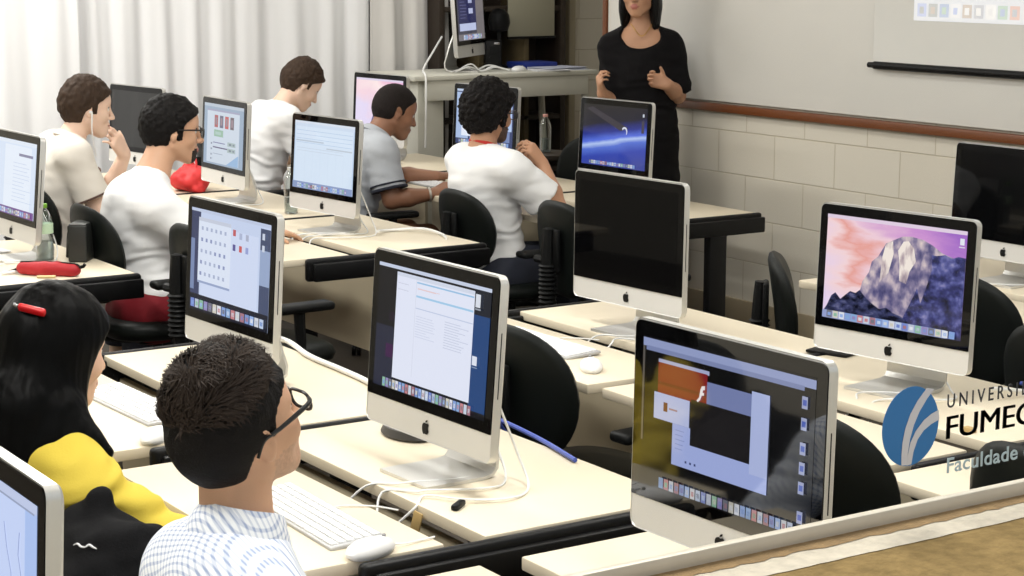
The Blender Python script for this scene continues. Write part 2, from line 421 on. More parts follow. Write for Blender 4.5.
def curtain(x0, x1, y, amp, per, seed, label, m):
    r = random.Random(seed); n = int((x1-x0)/.012); ph = 0; xs = []; ys = []
    for i in range(n+1):
        x = x0+(x1-x0)*i/n; pr = per*(1+.55*mnoise.noise(Vector((x*1.9, seed, 0)))); ph += 2*math.pi*.012/max(pr, .05)
        a = amp*(.65+.6*mnoise.noise(Vector((x*2.7, seed+9, 1))))
        xs.append(x); ys.append(a*(math.sin(ph)+.25*math.sin(2.3*ph+1)))
    vs = []; fs = []; Z = np.linspace(.04, 2.75, 14); k = len(Z)
    for i in range(n+1):
        for z in Z:
            t_ = (2.75-z)/2.7
            vs.append((xs[i]+.012*mnoise.noise(Vector((xs[i]*3, z*1.3, seed))), y+ys[i]*(.7+.45*t_)+.02*mnoise.noise(Vector((xs[i]*4, z*.8, seed+3))), z))
    for i in range(n):
        for j in range(k-1): fs.append((i*k+j, (i+1)*k+j, (i+1)*k+j+1, i*k+j+1))
    mb = MB(); mb.add(vs, fs, m)
    o = mb.build('curtain', None, 0)
    md = o.modifiers.new('thick', 'SOLIDIFY'); md.thickness = .003
    return tag(o, label, 'curtain')
curtain(2.2, 3.68, 9.90, .018, .24, 3, 'bright white curtain panel hanging at the left edge of the window', M_CUR)
curtain(3.66, 5.52, 9.99, .028, .21, 17, 'wide white curtain panel behind the seated men, between the other two panels', M_CUR)
curtain(5.50, 6.02, 9.97, .034, .19, 31, 'greyish curtain panel next to the dark recess by the teaching table', M_CURG)

# dark store in the recess: tall shelf unit with books, pinned sheet, door leaf
M_DWOOD = mat('dark_brown_wood', (42, 32, 22), rough=.6); M_OLIVE = mat('olive_wood', (86, 74, 48), rough=.6, bump=(20, .2, (1, 1, .1)))
t = thing('shelf_unit', 'tall dark open shelf unit in the recess behind the teaching table', 'shelf', (6.36, 10.0, 0))
MB().box((0, .14, 1.15), (.88, .03, 2.3), M_DWOOD).build('back_panel', t)
for x in (-.44, .44): MB().box((x, 0, 1.15), (.04, .3, 2.3), M_DWOOD, .003).build('side_panel', t)
for x in (-.16, .17): MB().box((x, 0, 1.15), (.035, .29, 2.3), M_OLIVE, .003).build('divider', t)
for z in (.1, .5, .83, 1.5, 1.95, 2.28): MB().box((0, 0, z), (.86, .29, .03), M_DWOOD, .003).build('shelf', t)
t = thing('notice_sheet', 'pale sheet hung on the shelf unit above the black speaker', 'notice board', (6.55, 9.835, 1.30))
MB().box((0, 0, .25), (.34, .012, .44), mat('pale_sheet', (150, 146, 126), rough=.7), .003).build('sheet', t)
MB().box((0, -.004, .025), (.35, .02, .014), M_BLACK, .003).build('bottom_bar', t)

# ------------------------------------------------------------------ desks
def desk(label, xf, y0, y1, bank_far=False, depth=.48, cut=0):
    """xf: front edge of the worktop; the sitter is on the -x side"""
    yc = (y0+y1)/2; w_ = y1-y0; t = thing('computer_desk', label, 'desk', (xf, yc, 0), 0, 'computer desks in rows')
    yr = -w_/2
    o = MB().box((depth/2, .012, .7165), (depth, w_-.03, .027), M_TOP, .004).build('worktop', t)
    MB().box((-.255, .012-cut/2, .7165), (.33, w_-.03-cut, .027), M_TOP, .004).build('keyboard_shelf', t)
    def rail(y, lip):
        mb = MB(); xa, xb = -.29, depth+.005
        mb.box(((xa+xb)/2, y, .692), (xb-xa, .03, .084), M_RAIL, .012, 3)
        mb.box(((xa+xb)/2+.01, y-.024, .684), (xb-xa-.02, .022, .066), M_RAIL, .006, 2)
        return mb.build('side_rail', t)
    rail(yr-.005, True); rail(w_/2+.008 if bank_far else w_/2-.03, False) if bank_far else None
    for y in ([yr-.012, w_/2-.01] if bank_far else [yr-.012]):
        mb = MB(); mb.box((.215, y, .345), (.092, .045, .64), M_RAIL, .006); mb.box((.12, y, .03), (.62, .055, .045), M_RAIL, .012)
        for xx in (-.17, .4): mb.lathe([(.02, 0), (.022, .012), (.012, .02)], M_BLACK, 10, (xx, y, 0))
        mb.build('leg', t)
    MB().box((.045, 0, .50), (.018, w_-.05, .33), M_PANEL, .002).build('modesty_panel', t)
    MB().box((-.08, .012, .685), (.014, w_-.06, .05), M_BLACK, .002).build('cable_tray', t)
    return t
D = [
 ('cream computer desk nearest the window sill, carrying the computer with the dark web page', 1.865, 1.86, 2.83, False),
 ('cream computer desk carrying the computer with the white document on its screen', 1.875, 2.94, 3.90, False, .48, .10),
 ('cream computer desk carrying the computer with the icon windows, in front of the empty seat', 1.875, 3.92, 4.95, True),
 ('cream desk with the red pencil case and green-capped bottle on it', 2.0, 6.18, 7.2, False),
 ('cream computer desk carrying the switched-off computer at the start of the middle near bank', 3.215, 3.90, 4.89, True),
 ('cream computer desk carrying the computer with the mountain wallpaper', 3.225, 2.90, 3.88, False),
 ('cream computer desk behind the lettering on the window glass', 3.24, 1.90, 2.88, False),
 ('cream computer desk under the pale table page computer, before the man in glasses', 3.395, 6.14, 7.14, False),
 ('cream computer desk with the red bag on it', 3.40, 7.16, 8.16, False),
 ('cream computer desk carrying the grey switched-off computer by the curtain', 3.40, 8.18, 9.2, False),
 ('cream computer desk carrying the half-seen computer below the whiteboard at the frame edge', 4.76, 3.88, 4.86, False),
 ('cream computer desk carrying the computer with the blue planet wallpaper', 4.885, 6.25, 7.27, False, .462),
 ('cream computer desk in front of the man in the grey polo shirt', 4.885, 7.29, 8.32, False),
 ('cream computer desk carrying the computer with the pink wallpaper', 4.885, 8.34, 9.2, False),
 ('cream computer desk at the bottom left corner, under the computer cut by the frame', .50, 1.9, 2.88, False),
]
for a in D: desk(*a)

# ------------------------------------------------------------------ computers
MW, MH, BO, CH = .485, .385, .08, .062
APPLE = [(0, .30), (.10, .36), (.22, .38), (.34, .33), (.42, .22), (.33, .13), (.29, .02), (.31, -.10), (.37, -.18), (.45, -.22), (.40, -.35), (.32, -.47), (.23, -.54), (.13, -.53), (.0, -.49), (-.12, -.54), (-.23, -.54), (-.34, -.42), (-.43, -.22), (-.46, 0), (-.43, .18), (-.35, .31), (-.22, .38), (-.10, .36)]
LEAF = [(0, .42), (.02, .54), (.09, .63), (.19, .67), (.18, .56), (.11, .47)]
def imac(label, x, y, yawdev, tilt, content, foot=True, cables=1, z=.73, rz=None, sc=1.0, glass=None):
    # local frame: screen faces -X, viewer's left is +Y; origin on the table under the front face
    t = thing('desktop_computer', label, 'computer', (x, y, z), math.radians(yawdev) if rz is None else rz, 'all-in-one desktop computers')
    t.scale = (sc, sc, sc)
    ti = math.radians(tilt); ct, st = math.cos(ti), math.sin(ti)
    def T(p): return (p[0]*ct+(p[2]-BO)*st, p[1], BO+(p[2]-BO)*ct-p[0]*st)
    cz = BO+MH/2
    mb = MB(); rings = []
    for (xx, w_, h_, r) in ((.002, MW-.004, MH-.004, .016), (0.0, MW, MH, .018), (.019, MW, MH, .018), (.024, MW-.008, MH-.008, .02), (.034, MW*.86, MH*.86, .05), (.046, MW*.62, MH*.62, .08), (.053, MW*.35, MH*.35, .06), (.055, MW*.1, MH*.1, .018)):
        rings.append([T((xx, yy, zz)) for yy, zz in rrect(w_, h_, r, 5, 0, cz)])
    mb.loft(rings[:4], M_ALU, True, False, False); mb.loft(rings[3:], M_ALU, True, False, True)
    mb.add(rings[0], [tuple(range(len(rings[0])))], M_ALUF, False)
    mb.build('housing', t)
    # black glass front plate above the chin
    gh = MH-CH-.004; gz = BO+CH+gh/2
    o1 = rrect(MW-.005, gh, .015, 5, 0, gz, .002)
    MB().loft([[T((.002, a, b)) for a, b in o1], [T((-.0012, a, b)) for a, b in o1]], glass or M_GLASSB, True, False, True, False).build('glass_bezel', t)
    # the picture area
    sw, sh = .433, .271; z0 = gz-sh/2-.001
    mb = MB(); lay = [0]
    def Pt(u, v, k): return T((-.0016-.00012*k, (.5-u)*sw, z0+v*sh))
    def rect(u0, v0, u1, v1, m):
        lay[0] += 1; k = min(lay[0], 40)
        mb.quad(Pt(u0, v0, k), Pt(u1, v0, k), Pt(u1, v1, k), Pt(u0, v1, k), m if not isinstance(m, tuple) else emi(m))
    def poly(pts, m):
        lay[0] += 1; k = min(lay[0], 40)
        mb.add([Pt(u, v, k) for u, v in pts], [tuple(range(len(pts)))], m if not isinstance(m, tuple) else emi(m), False)
    content(rect, poly); mb.build('display', t)
    MB().box(T((.010, -MW/2, cz+.01)), (.0022, .0012, .135), M_BLACK, 0, 1, Matrix.Rotation(ti, 3, 'Y')).build('disc_slot', t)
    # logo on the chin
    mb = MB(); s = .026
    for P in (APPLE, LEAF):
        mb.add([T((-.0008, -a*s, BO+CH*.47+b*s-.001)) for a, b in P], [tuple(range(len(P)))], M_BLACK, False)
        mb.add([T((.0015, -a*s, BO+CH*.47+b*s-.001)) for a, b in P], [tuple(range(len(P)))], M_BLACK, False)
    mb.build('logo', t)
    # foot: flat plate bent up to the hinge behind
    if foot:
        prof = [(-.055, .004), (.09, .004), (.112, .008), (.124, .022), (.126, .045), (.105, .13), (.078, .22)]
        th = .0045; outl = []
        P = [np.array(q) for q in prof]; up = []; dn = []
        for i, q in enumerate(P):
            d = P[min(i+1, len(P)-1)]-P[max(i-1, 0)]; d /= np.linalg.norm(d); nn = np.array([-d[1], d[0]])
            up.append(q+nn*th*.8); dn.append(q-nn*th*.8)
        mb = MB(); rings = []
        for i in range(len(P)):
            wd = .185 if i < 5 else (.16 if i == 5 else .12)
            a, b = up[i], dn[i]; hw = wd/2
            rings.append([(a[0], hw, a[1]), (a[0], -hw, a[1]), (b[0], -hw, b[1]), (b[0], hw, b[1])])
        mb.loft(rings, M_ALU, True, True, True, False); mb.build('stand', t)
    if cables:
        rr = random.Random(int(abs(x*1000+y*77)))
        for c_ in range(cables):
            y0 = .05-.08*c_; j = lambda a: (rr.random()-.5)*a
            pts = [(.10, y0, .20), (.15, y0-.02, .06+j(.02)), (.13+j(.02), y0-.09+j(.02), .006), (.05+j(.02), y0-.03-.10+j(.04), .006), (-.05+j(.03), y0-.09+j(.05), .008), (-.085, y0-.05+j(.08), .006), (-.125, y0-.04+j(.08), -.006), (-.165, y0-.02+j(.08), -.06)]
            MB().tube(pts, .0027, M_CABLE, 6, sub=6).build('cable', t)
    return t

DOCK = [(60, 90, 190), (120, 160, 230), (200, 205, 215), (90, 130, 210), (60, 60, 70), (170, 180, 200), (215, 215, 220), (140, 60, 70), (90, 140, 200), (210, 200, 170), (100, 170, 120), (180, 200, 230), (70, 110, 190), (190, 80, 80), (230, 230, 235), (110, 90, 160)]
DOCK = [tuple(int(.62*q+.38*r_) for q, r_ in zip(c_, (205, 210, 228))) for c_ in DOCK]
def dock(rect, u0, u1, v0, v1, n, bar=None, dim=1):
    if bar: rect(u0-.01, v0-.012, u1+.01, v1-.02, bar)
    st = (u1-u0)/n
    for i in range(n):
        c0 = tuple(int(c*dim) for c in DOCK[(i*5+n) % 16]); c1 = tuple(int(c*dim) for c in DOCK[(i*7+3) % 16])
        rect(u0+i*st+st*.08, v0, u0+i*st+st*.92, v1, c0)
        rect(u0+i*st+st*.25, v0+(v1-v0)*.25, u0+i*st+st*.75, v0+(v1-v0)*.7, c1)
def tl(rect, u0, u1, vs, col, seed=1, h=.006):
    r = random.Random(seed)
    for v in vs: rect(u0, v, u0+(u1-u0)*(.55+.45*r.random()), v+h, col)
def c_off(rect, poly): rect(0, 0, 1, 1, mat('screen_off', (4, 4, 5), rough=.03, spec=.12))
def c_offgrey(rect, poly): rect(0, 0, 1, 1, mat('screen_off_grey', (10, 10, 11), rough=.05, spec=.5))
def c_doc(rect, poly):
    rect(0, 0, 1, 1, (14, 16, 24)); rect(0, .0, .17, .5, (34, 38, 58)); rect(.1, .25, .17, .36, (60, 24, 70)); rect(.12, .55, .17, .62, (30, 20, 40))
    rect(0, .972, 1, 1, (196, 204, 226)); rect(.86, .05, 1, .78, (28, 66, 120)); rect(.86, .78, 1, .972, (20, 26, 40))
    rect(.175, .10, .865, .955, (224, 228, 246)); rect(.175, .925, .865, .955, (208, 214, 232)); rect(.36, .90, .86, .912, (150, 190, 226))
    rect(.36, .79, .86, .806, (160, 200, 232)); rect(.36, .70, .86, .708, (190, 200, 226)); rect(.355, .15, .358, .955, (206, 210, 226))
    tl(rect, .37, .62, [.855, .86], (226, 190, 190), 3, .004); tl(rect, .37, .55, [.64-.02*i for i in range(9)], (196, 202, 224), 5, .004)
    tl(rect, .63, .84, [.66-.02*i for i in range(11)], (190, 196, 218), 8, .005); tl(rect, .2, .3, [.87, .82], (196, 200, 218), 2, .005)
    rect(.885, .84, .925, .94, (216, 220, 232)); rect(.885, .82, .93, .832, (150, 156, 170)); rect(.885, .40, .925, .47, (220, 226, 240)); rect(.885, .38, .93, .388, (130, 150, 180))
    dock(rect, .1, .9, .012, .085, 26)
def c_web(rect, poly):
    rect(0, 0, 1, 1, (9, 9, 11)); rect(.0, .93, 1, .985, (142, 152, 192)); rect(.02, .905, .94, .935, (120, 130, 170)); rect(0, .3, .012, .93, (90, 84, 80))
    rect(.10, .84, .41, .868, (158, 162, 196)); rect(.10, .64, .40, .845, (118, 18, 30)); rect(.1, .70, .4, .72, (96, 14, 24))
    rect(.40, .56, .76, .80, (112, 122, 166)); rect(.08, .47, .30, .645, (170, 178, 214)); rect(.14, .53, .165, .59, (96, 40, 40)); tl(rect, .175, .26, [.55], (150, 120, 130), 1, .012)
    rect(.20, .20, .76, .47, (152, 164, 212)); rect(.66, .30, .76, .82, (166, 176, 216)); rect(.31, .36, .66, .66, (26, 24, 26))
    tl(rect, .22, .3, [.43-.03*i for i in range(5)], (130, 142, 190), 4, .006)
    for i in range(3): rect(.285+.028*i, .235, .296+.028*i, .25, (60, 70, 110))
    poly([(.345, .665), (.36, .69), (.366, .74), (.374, .765), (.392, .77), (.392, .745), (.382, .742), (.379, .725), (.388, .725), (.388, .708), (.375, .705), (.366, .672), (.352, .655)], (224, 216, 220))
    for v in (.80, .67, .52, .40, .28, .10):
        rect(.935, v, .965, v+.075, (150, 156, 188)); rect(.94, v+.02, .96, v+.055, (70, 90, 170))
    dock(rect, .13, .92, .02, .09, 24, None, .8)
def c_icons(rect, poly):
    rect(0, 0, 1, 1, (196, 208, 236)); rect(0, 0, .12, 1, (58, 66, 100)); rect(0, .2, .05, .7, (120, 136, 176)); rect(.88, 0, 1, .95, (70, 80, 110)); rect(.88, .42, 1, .75, (150, 166, 200))
    rect(0, 0, 1, .16, (24, 28, 44)); rect(0, .97, 1, 1, (190, 200, 226)); rect(.14, .16, .86, .86, (206, 216, 242))
    rect(.10, .30, .52, .92, (218, 226, 244)); rect(.10, .885, .52, .92, (196, 202, 220)); rect(.10, .28, .52, .302, (150, 164, 200))
    r = random.Random(4)
    for j in range(5):
        for i in range(6): rect(.14+i*.06, .80-j*.11, .165+i*.06, .835-j*.11, (168, 178, 206) if r.random() < .7 else (140, 150, 190))
    for k, (u, v) in enumerate(((.56, .82), (.56, .68), (.64, .80), (.64, .68), (.72, .80), (.72, .68))):
        rect(u, v, u+.035, v+.06, [(190, 90, 96), (96, 90, 150), (170, 180, 210), (200, 90, 90), (170, 176, 200), (150, 160, 210)][k])
    for v in (.85, .74): rect(.92, v, .95, v+.06, (200, 208, 226))
    dock(rect, .03, .97, .03, .115, 16)
def c_sheet(rect, poly):
    rect(0, 0, 1, 1, (196, 214, 238)); rect(0, .965, 1, 1, (218, 226, 240)); rect(.0, .92, 1, .965, (206, 220, 240)); rect(.02, .10, .98, .92, (214, 228, 246))
    for v in (.86, .80, .74, .68): rect(.03, v, .97, v+.006, (172, 196, 226))
    rect(.03, .70, .5, .72, (186, 198, 214)); rect(.55, .62, .97, .64, (190, 200, 214)); tl(rect, .05, .9, [.6, .56], (196, 206, 222), 6)
    for i in range(7): rect(.06+.13*i, .1, .062+.13*i, .62, (204, 218, 238))
    rect(0, 0, 1, .1, (140, 156, 196)); dock(rect, .08, .92, .015, .075, 22)
def c_shop(rect, poly):
    rect(0, 0, 1, 1, (150, 168, 190)); rect(0, .95, 1, 1, (182, 192, 206)); rect(.08, .03, .90, .91, (200, 210, 224)); rect(.08, .88, .90, .91, (160, 160, 186))
    for i, c in enumerate(((172, 92, 96), (104, 104, 128), (190, 88, 88), (110, 96, 104))):
        rect(.27+.135*i, .62, .36+.135*i, .82, c); rect(.29+.135*i, .66, .34+.135*i, .78, (150, 130, 140))
    rect(.27, .47, .50, .58, (146, 180, 160)); rect(.3, .5, .45, .55, (170, 196, 190))
    rect(.25, .36, .55, .375, (120, 120, 160)); rect(.25, .28, .62, .30, (92, 84, 120)); rect(.25, .18, .5, .19, (150, 160, 180))
    for v in (.36, .26): rect(.62, v-.02, .82, v+.05, (168, 184, 186)); rect(.66, v, .72, v+.03, (120, 130, 140)); rect(.75, v, .8, v+.03, (130, 140, 150))
    for v in (.33, .24, .15, .08): rect(.2, v, .225, v+.03, (110, 116, 140))
    poly([(.6, .03), (.9, .03), (.9, .22)], (146, 178, 214))
def pic(name, build):
    if name in MATS: return MATS[name]
    m = bpy.data.materials.new(name); m.use_nodes = True; nt = m.node_tree
    b = nt.nodes['Principled BSDF']; b.inputs['Base Color'].default_value = (.003, .003, .003, 1); b.inputs['Roughness'].default_value = .06; b.inputs['Specular IOR Level'].default_value = .35
    tc = nt.nodes.new('ShaderNodeTexCoord')
    col = build(nt, tc.outputs['Generated']); nt.links.new(col, b.inputs['Emission Color']); b.inputs['Emission Strength'].default_value = 1
    MATS[name] = m; return m
def ramp(nt, fac, stops):
    r = nt.nodes.new('ShaderNodeValToRGB'); e = r.color_ramp.elements
    while len(e) < len(stops): e.new(.5)
    for k, (p, c) in zip(e, stops): k.position = p; k.color = (*rgb(*c), 1)
    nt.links.new(fac, r.inputs[0]); return r.outputs[0]
def lincomb(nt, vec, a, noise_s=0, noise_amt=0, scale3=(1, 1, 1)):
    d = nt.nodes.new('ShaderNodeVectorMath'); d.operation = 'DOT_PRODUCT'; nt.links.new(vec, d.inputs[0]); d.inputs[1].default_value = a
    if not noise_s: return d.outputs['Value']
    mp = nt.nodes.new('ShaderNodeMapping'); mp.inputs['Scale'].default_value = scale3; nt.links.new(vec, mp.inputs[0])
    n = nt.nodes.new('ShaderNodeTexNoise'); n.inputs['Scale'].default_value = noise_s; n.inputs['Detail'].default_value = 6; nt.links.new(mp.outputs[0], n.inputs['Vector'])
    m = nt.nodes.new('ShaderNodeMath'); m.operation = 'MULTIPLY_ADD'; nt.links.new(n.outputs[0], m.inputs[0]); m.inputs[1].default_value = noise_amt; nt.links.new(d.outputs['Value'], m.inputs[2])
    return m.outputs[0]
# Generated coords of the display: y runs right (0) to left (1) for the viewer, z bottom to top
def c_yos(rect, poly):
    sky2 = pic('dusk_sky_picture2', lambda nt, v: ramp(nt, lincomb(nt, v, (0, .55, -.25), 2.4, .6, (1, .8, 2.0)), [(.05, (156, 100, 196)), (.25, (204, 146, 208)), (.42, (238, 204, 216)), (.52, (230, 160, 152)), (.60, (242, 210, 214)), (.78, (228, 208, 236))]))
    rk = pic('granite_picture', lambda nt, v: ramp(nt, lincomb(nt, v, (0, .10, .12), 7, 1.0, (1, 2.2, .8)), [(.30, (36, 36, 76)), (.46, (84, 80, 124)), (.58, (128, 118, 150)), (.70, (184, 168, 182)), (.85, (226, 208, 202))]))
    rk2 = pic('shaded_ridge_picture', lambda nt, v: ramp(nt, lincomb(nt, v, (0, .0, .1), 9, 1.0, (1, 1.6, 1.0)), [(.36, (10, 12, 36)), (.52, (44, 48, 104)), (.64, (84, 88, 150)), (.80, (150, 146, 190))]))
    rk3 = pic('lit_cliff_picture', lambda nt, v: ramp(nt, lincomb(nt, v, (0, .0, .1), 6, 1.0, (1, 3.5, .7)), [(.30, (96, 86, 116)), (.46, (190, 172, 176)), (.62, (240, 228, 220))]))
    dk = pic('dark_forest_picture', lambda nt, v: ramp(nt, lincomb(nt, v, (0, 0, .05), 14, 1.0), [(.40, (10, 12, 30)), (.6, (60, 64, 104)), (.8, (120, 120, 160))]))
    rect(0, 0, 1, 1, sky2)
    poly([(.22, .12), (.27, .30), (.285, .40), (.33, .50), (.345, .60), (.39, .66), (.44, .79), (.50, .835), (.555, .875), (.62, .885), (.70, .87), (.77, .83), (.84, .77), (.92, .74), (1, .74), (1, 0), (.3, 0)], rk)
    poly([(.55, .46), (.545, .62), (.53, .74), (.565, .83), (.60, .84), (.64, .78), (.66, .66), (.62, .56), (.60, .44)], rk3)
    poly([(.42, .66), (.44, .78), (.49, .82), (.50, .70), (.47, .52), (.41, .42)], rk3)
    poly([(.58, .08), (.66, .34), (.70, .50), (.74, .66), (.76, .745), (.80, .74), (.86, .76), (.91, .735), (.95, .76), (1, .755), (1, 0), (.56, 0)], rk2)
    poly([(.68, .42), (.70, .66), (.725, .77), (.77, .755), (.775, .60), (.74, .42), (.71, .28)], rk)
    poly([(0, .05), (.03, .12), (.06, .22), (.09, .255), (.13, .20), (.16, .24), (.20, .29), (.24, .28), (.27, .315), (.31, .26), (.36, .21), (.42, .165), (.47, .19), (.52, .15), (.58, .13), (.66, .06), (.8, 0), (0, 0)], dk)
    rect(0, .965, 1, 1, (224, 206, 226)); rect(.955, .87, .985, .93, (226, 228, 240)); rect(.95, .845, .99, .855, (220, 214, 230))
    rect(.0, .0, .9, .075, (150, 160, 204)); dock(rect, .03, .97, .008, .075, 20)
def c_earth(rect, poly):
    sp = pic('planet_limb_picture', lambda nt, v: ramp(nt, lincomb(nt, v, (0, .16, .72), 2.2, .10), [(.10, (60, 70, 150)), (.28, (50, 68, 170)), (.38, (84, 112, 208)), (.43, (176, 196, 240)), (.46, (84, 110, 220)), (.54, (34, 48, 140)), (.66, (14, 16, 40)), (.9, (24, 22, 26))]))
    rect(0, 0, 1, 1, sp); poly([(.05, .92), (.14, .96), (.72, .66), (.60, .60)], (62, 58, 66))
    a = [(.66+.045*math.cos(t), .60+.075*math.sin(t)) for t in np.linspace(-.6, 2.6, 12)]; b = [(.66+.030*math.cos(t), .585+.06*math.sin(t)) for t in np.linspace(2.6, -.6, 12)]
    poly(a+b, (214, 218, 236)); rect(.93, .86, .955, .91, (200, 206, 220)); rect(.92, .60, .96, .80, (70, 66, 80)); dock(rect, .12, .86, .02, .075, 20, None, .95)
def c_pink(rect, poly):
    sk = pic('pink_wallpaper_picture', lambda nt, v: ramp(nt, lincomb(nt, v, (0, -.5, .5), 2.5, .5), [(0, (230, 218, 246)), (.2, (246, 214, 226)), (.4, (252, 232, 232)), (.6, (240, 190, 214)), (.8, (226, 170, 214))]))
    rect(0, 0, 1, 1, sk); rect(0, .96, 1, 1, (226, 214, 236)); poly([(.3, 0), (.42, .4), (.5, .5), (.62, .42), (.75, .3), (1, .26), (1, 0)], (120, 112, 150)); dock(rect, .05, .95, .015, .075, 18)
def c_blue(rect, poly):
    rect(0, 0, 1, 1, (60, 70, 110)); rect(0, .96, 1, 1, (190, 204, 230)); rect(0, .1, .22, .94, (170, 190, 226)); rect(.06, .5, .2, .8, (226, 232, 246)); rect(.25, .1, .95, .94, (120, 136, 180)); rect(.7, .3, .98, .9, (180, 200, 236)); rect(.1, .15, .3, .35, (230, 236, 250)); dock(rect, .05, .95, .015, .085, 20)
def c_teach(rect, poly):
    rect(0, 0, 1, 1, (70, 70, 84)); rect(.0, .0, 1, .12, (120, 116, 122)); rect(.70, .0, 1, 1, (118, 112, 114)); rect(.05, .2, .7, 1, (44, 46, 86)); rect(.06, .18, .68, .32, (186, 194, 226))
    tl(rect, .1, .4, [.42+.06*i for i in range(8)], (110, 112, 150), 3, .012); rect(.42, .5, .58, .6, (180, 186, 220)); rect(.42, .7, .56, .82, (170, 176, 210)); dock(rect, .18, .85, .02, .10, 14, (150, 148, 160))
def c_docp(rect, poly):
    rect(0, 0, 1, 1, (212, 224, 244)); rect(0, .95, 1, 1, (222, 230, 244)); rect(.3, .08, .9, .93, (226, 234, 248)); rect(.62, .80, .93, .835, (130, 130, 160))
    tl(rect, .5, .95, [.70-.05*i for i in range(11)], (196, 208, 232), 3, .008); rect(0, 0, 1, .10, (110, 70, 140)); dock(rect, .1, .95, .015, .08, 18)
def c_line(rect, poly):
    rect(0, 0, 1, 1, (170, 192, 238)); rect(.02, .0, .90, .955, (196, 210, 246)); rect(.0, .955, 1, 1, (190, 200, 230)); rect(.4, .945, .98, .955, (150, 160, 190))
    r = random.Random(2)
    for k in range(4):
        u = .55+.12*k; pts = [(u+.03*math.sin(i*1.3+k)-.02*i*.3, .05+.11*i) for i in range(8)]
        poly(pts+[(a+.006, b) for a, b in pts[::-1]], (140, 156, 206))
PCS = [
 ('computer at the bottom left corner, mostly cut off, pale blue line drawing on screen', .72, 2.40, 0, 3, c_line, 0),
 ('computer with several icon windows on a pale blue desktop, above the woman in yellow', 2.02, 4.45, 2.7, 3.6, c_icons, 1),
 ('computer with a large white document window over a dark wallpaper', 1.99, 3.39, 2.1, 4.4, c_doc, 3),
 ('computer with a dark web page and a red banner, nearest to the window sill', 2.005, 2.425, 2.2, 1.1, c_web, 1),
 ('computer with a white page and purple dock, behind the red pencil case', 2.21, 6.72, 1.9, 5.4, c_docp, 2),
 ('switched-off computer with a black reflecting screen, beside the black chair in the middle', 3.28, 4.42, 4.3, .7, c_off, 2),
 ('computer showing the pink-sky mountain wallpaper', 3.39, 3.45, 8.3, 2.5, c_yos, 2),
 ('computer with a pale blue table page, in front of the man with glasses', 3.48, 6.73, 5.4, 3.8, c_sheet, 3),
 ('computer with a product page of small pictures, beside the red bag', 3.53, 7.78, -1.2, 3.2, c_shop, 2),
 ('computer with a blank grey screen in front of the curtain', 3.52, 8.78, 8.9, 3.2, c_offgrey, 1),
 ('computer with the blue planet wallpaper, in front of the standing woman', 4.99, 6.84, 4.4, 3.1, c_earth, 1),
 ('computer half hidden behind the head of the man with the red collar', 5.01, 7.95, 8, 3.1, c_blue, 1),
 ('computer with a pink wallpaper, behind the man in the grey polo shirt', 5.0, 9.0, 6, 3.1, c_pink, 1),
 ('switched-off computer with a dark grey screen below the whiteboard, cut by the right edge', 4.87, 4.43, 1, 2.8, c_off, 1),
]
for (lb, x, y, a, ti, fn, cb) in PCS:
    ESPEC[0] = 1.0 if fn is c_web else .2
    imac(lb, x, y, a, ti, fn, True, cb, glass=M_GLASSR if fn is c_web else None)
ESPEC[0] = .2
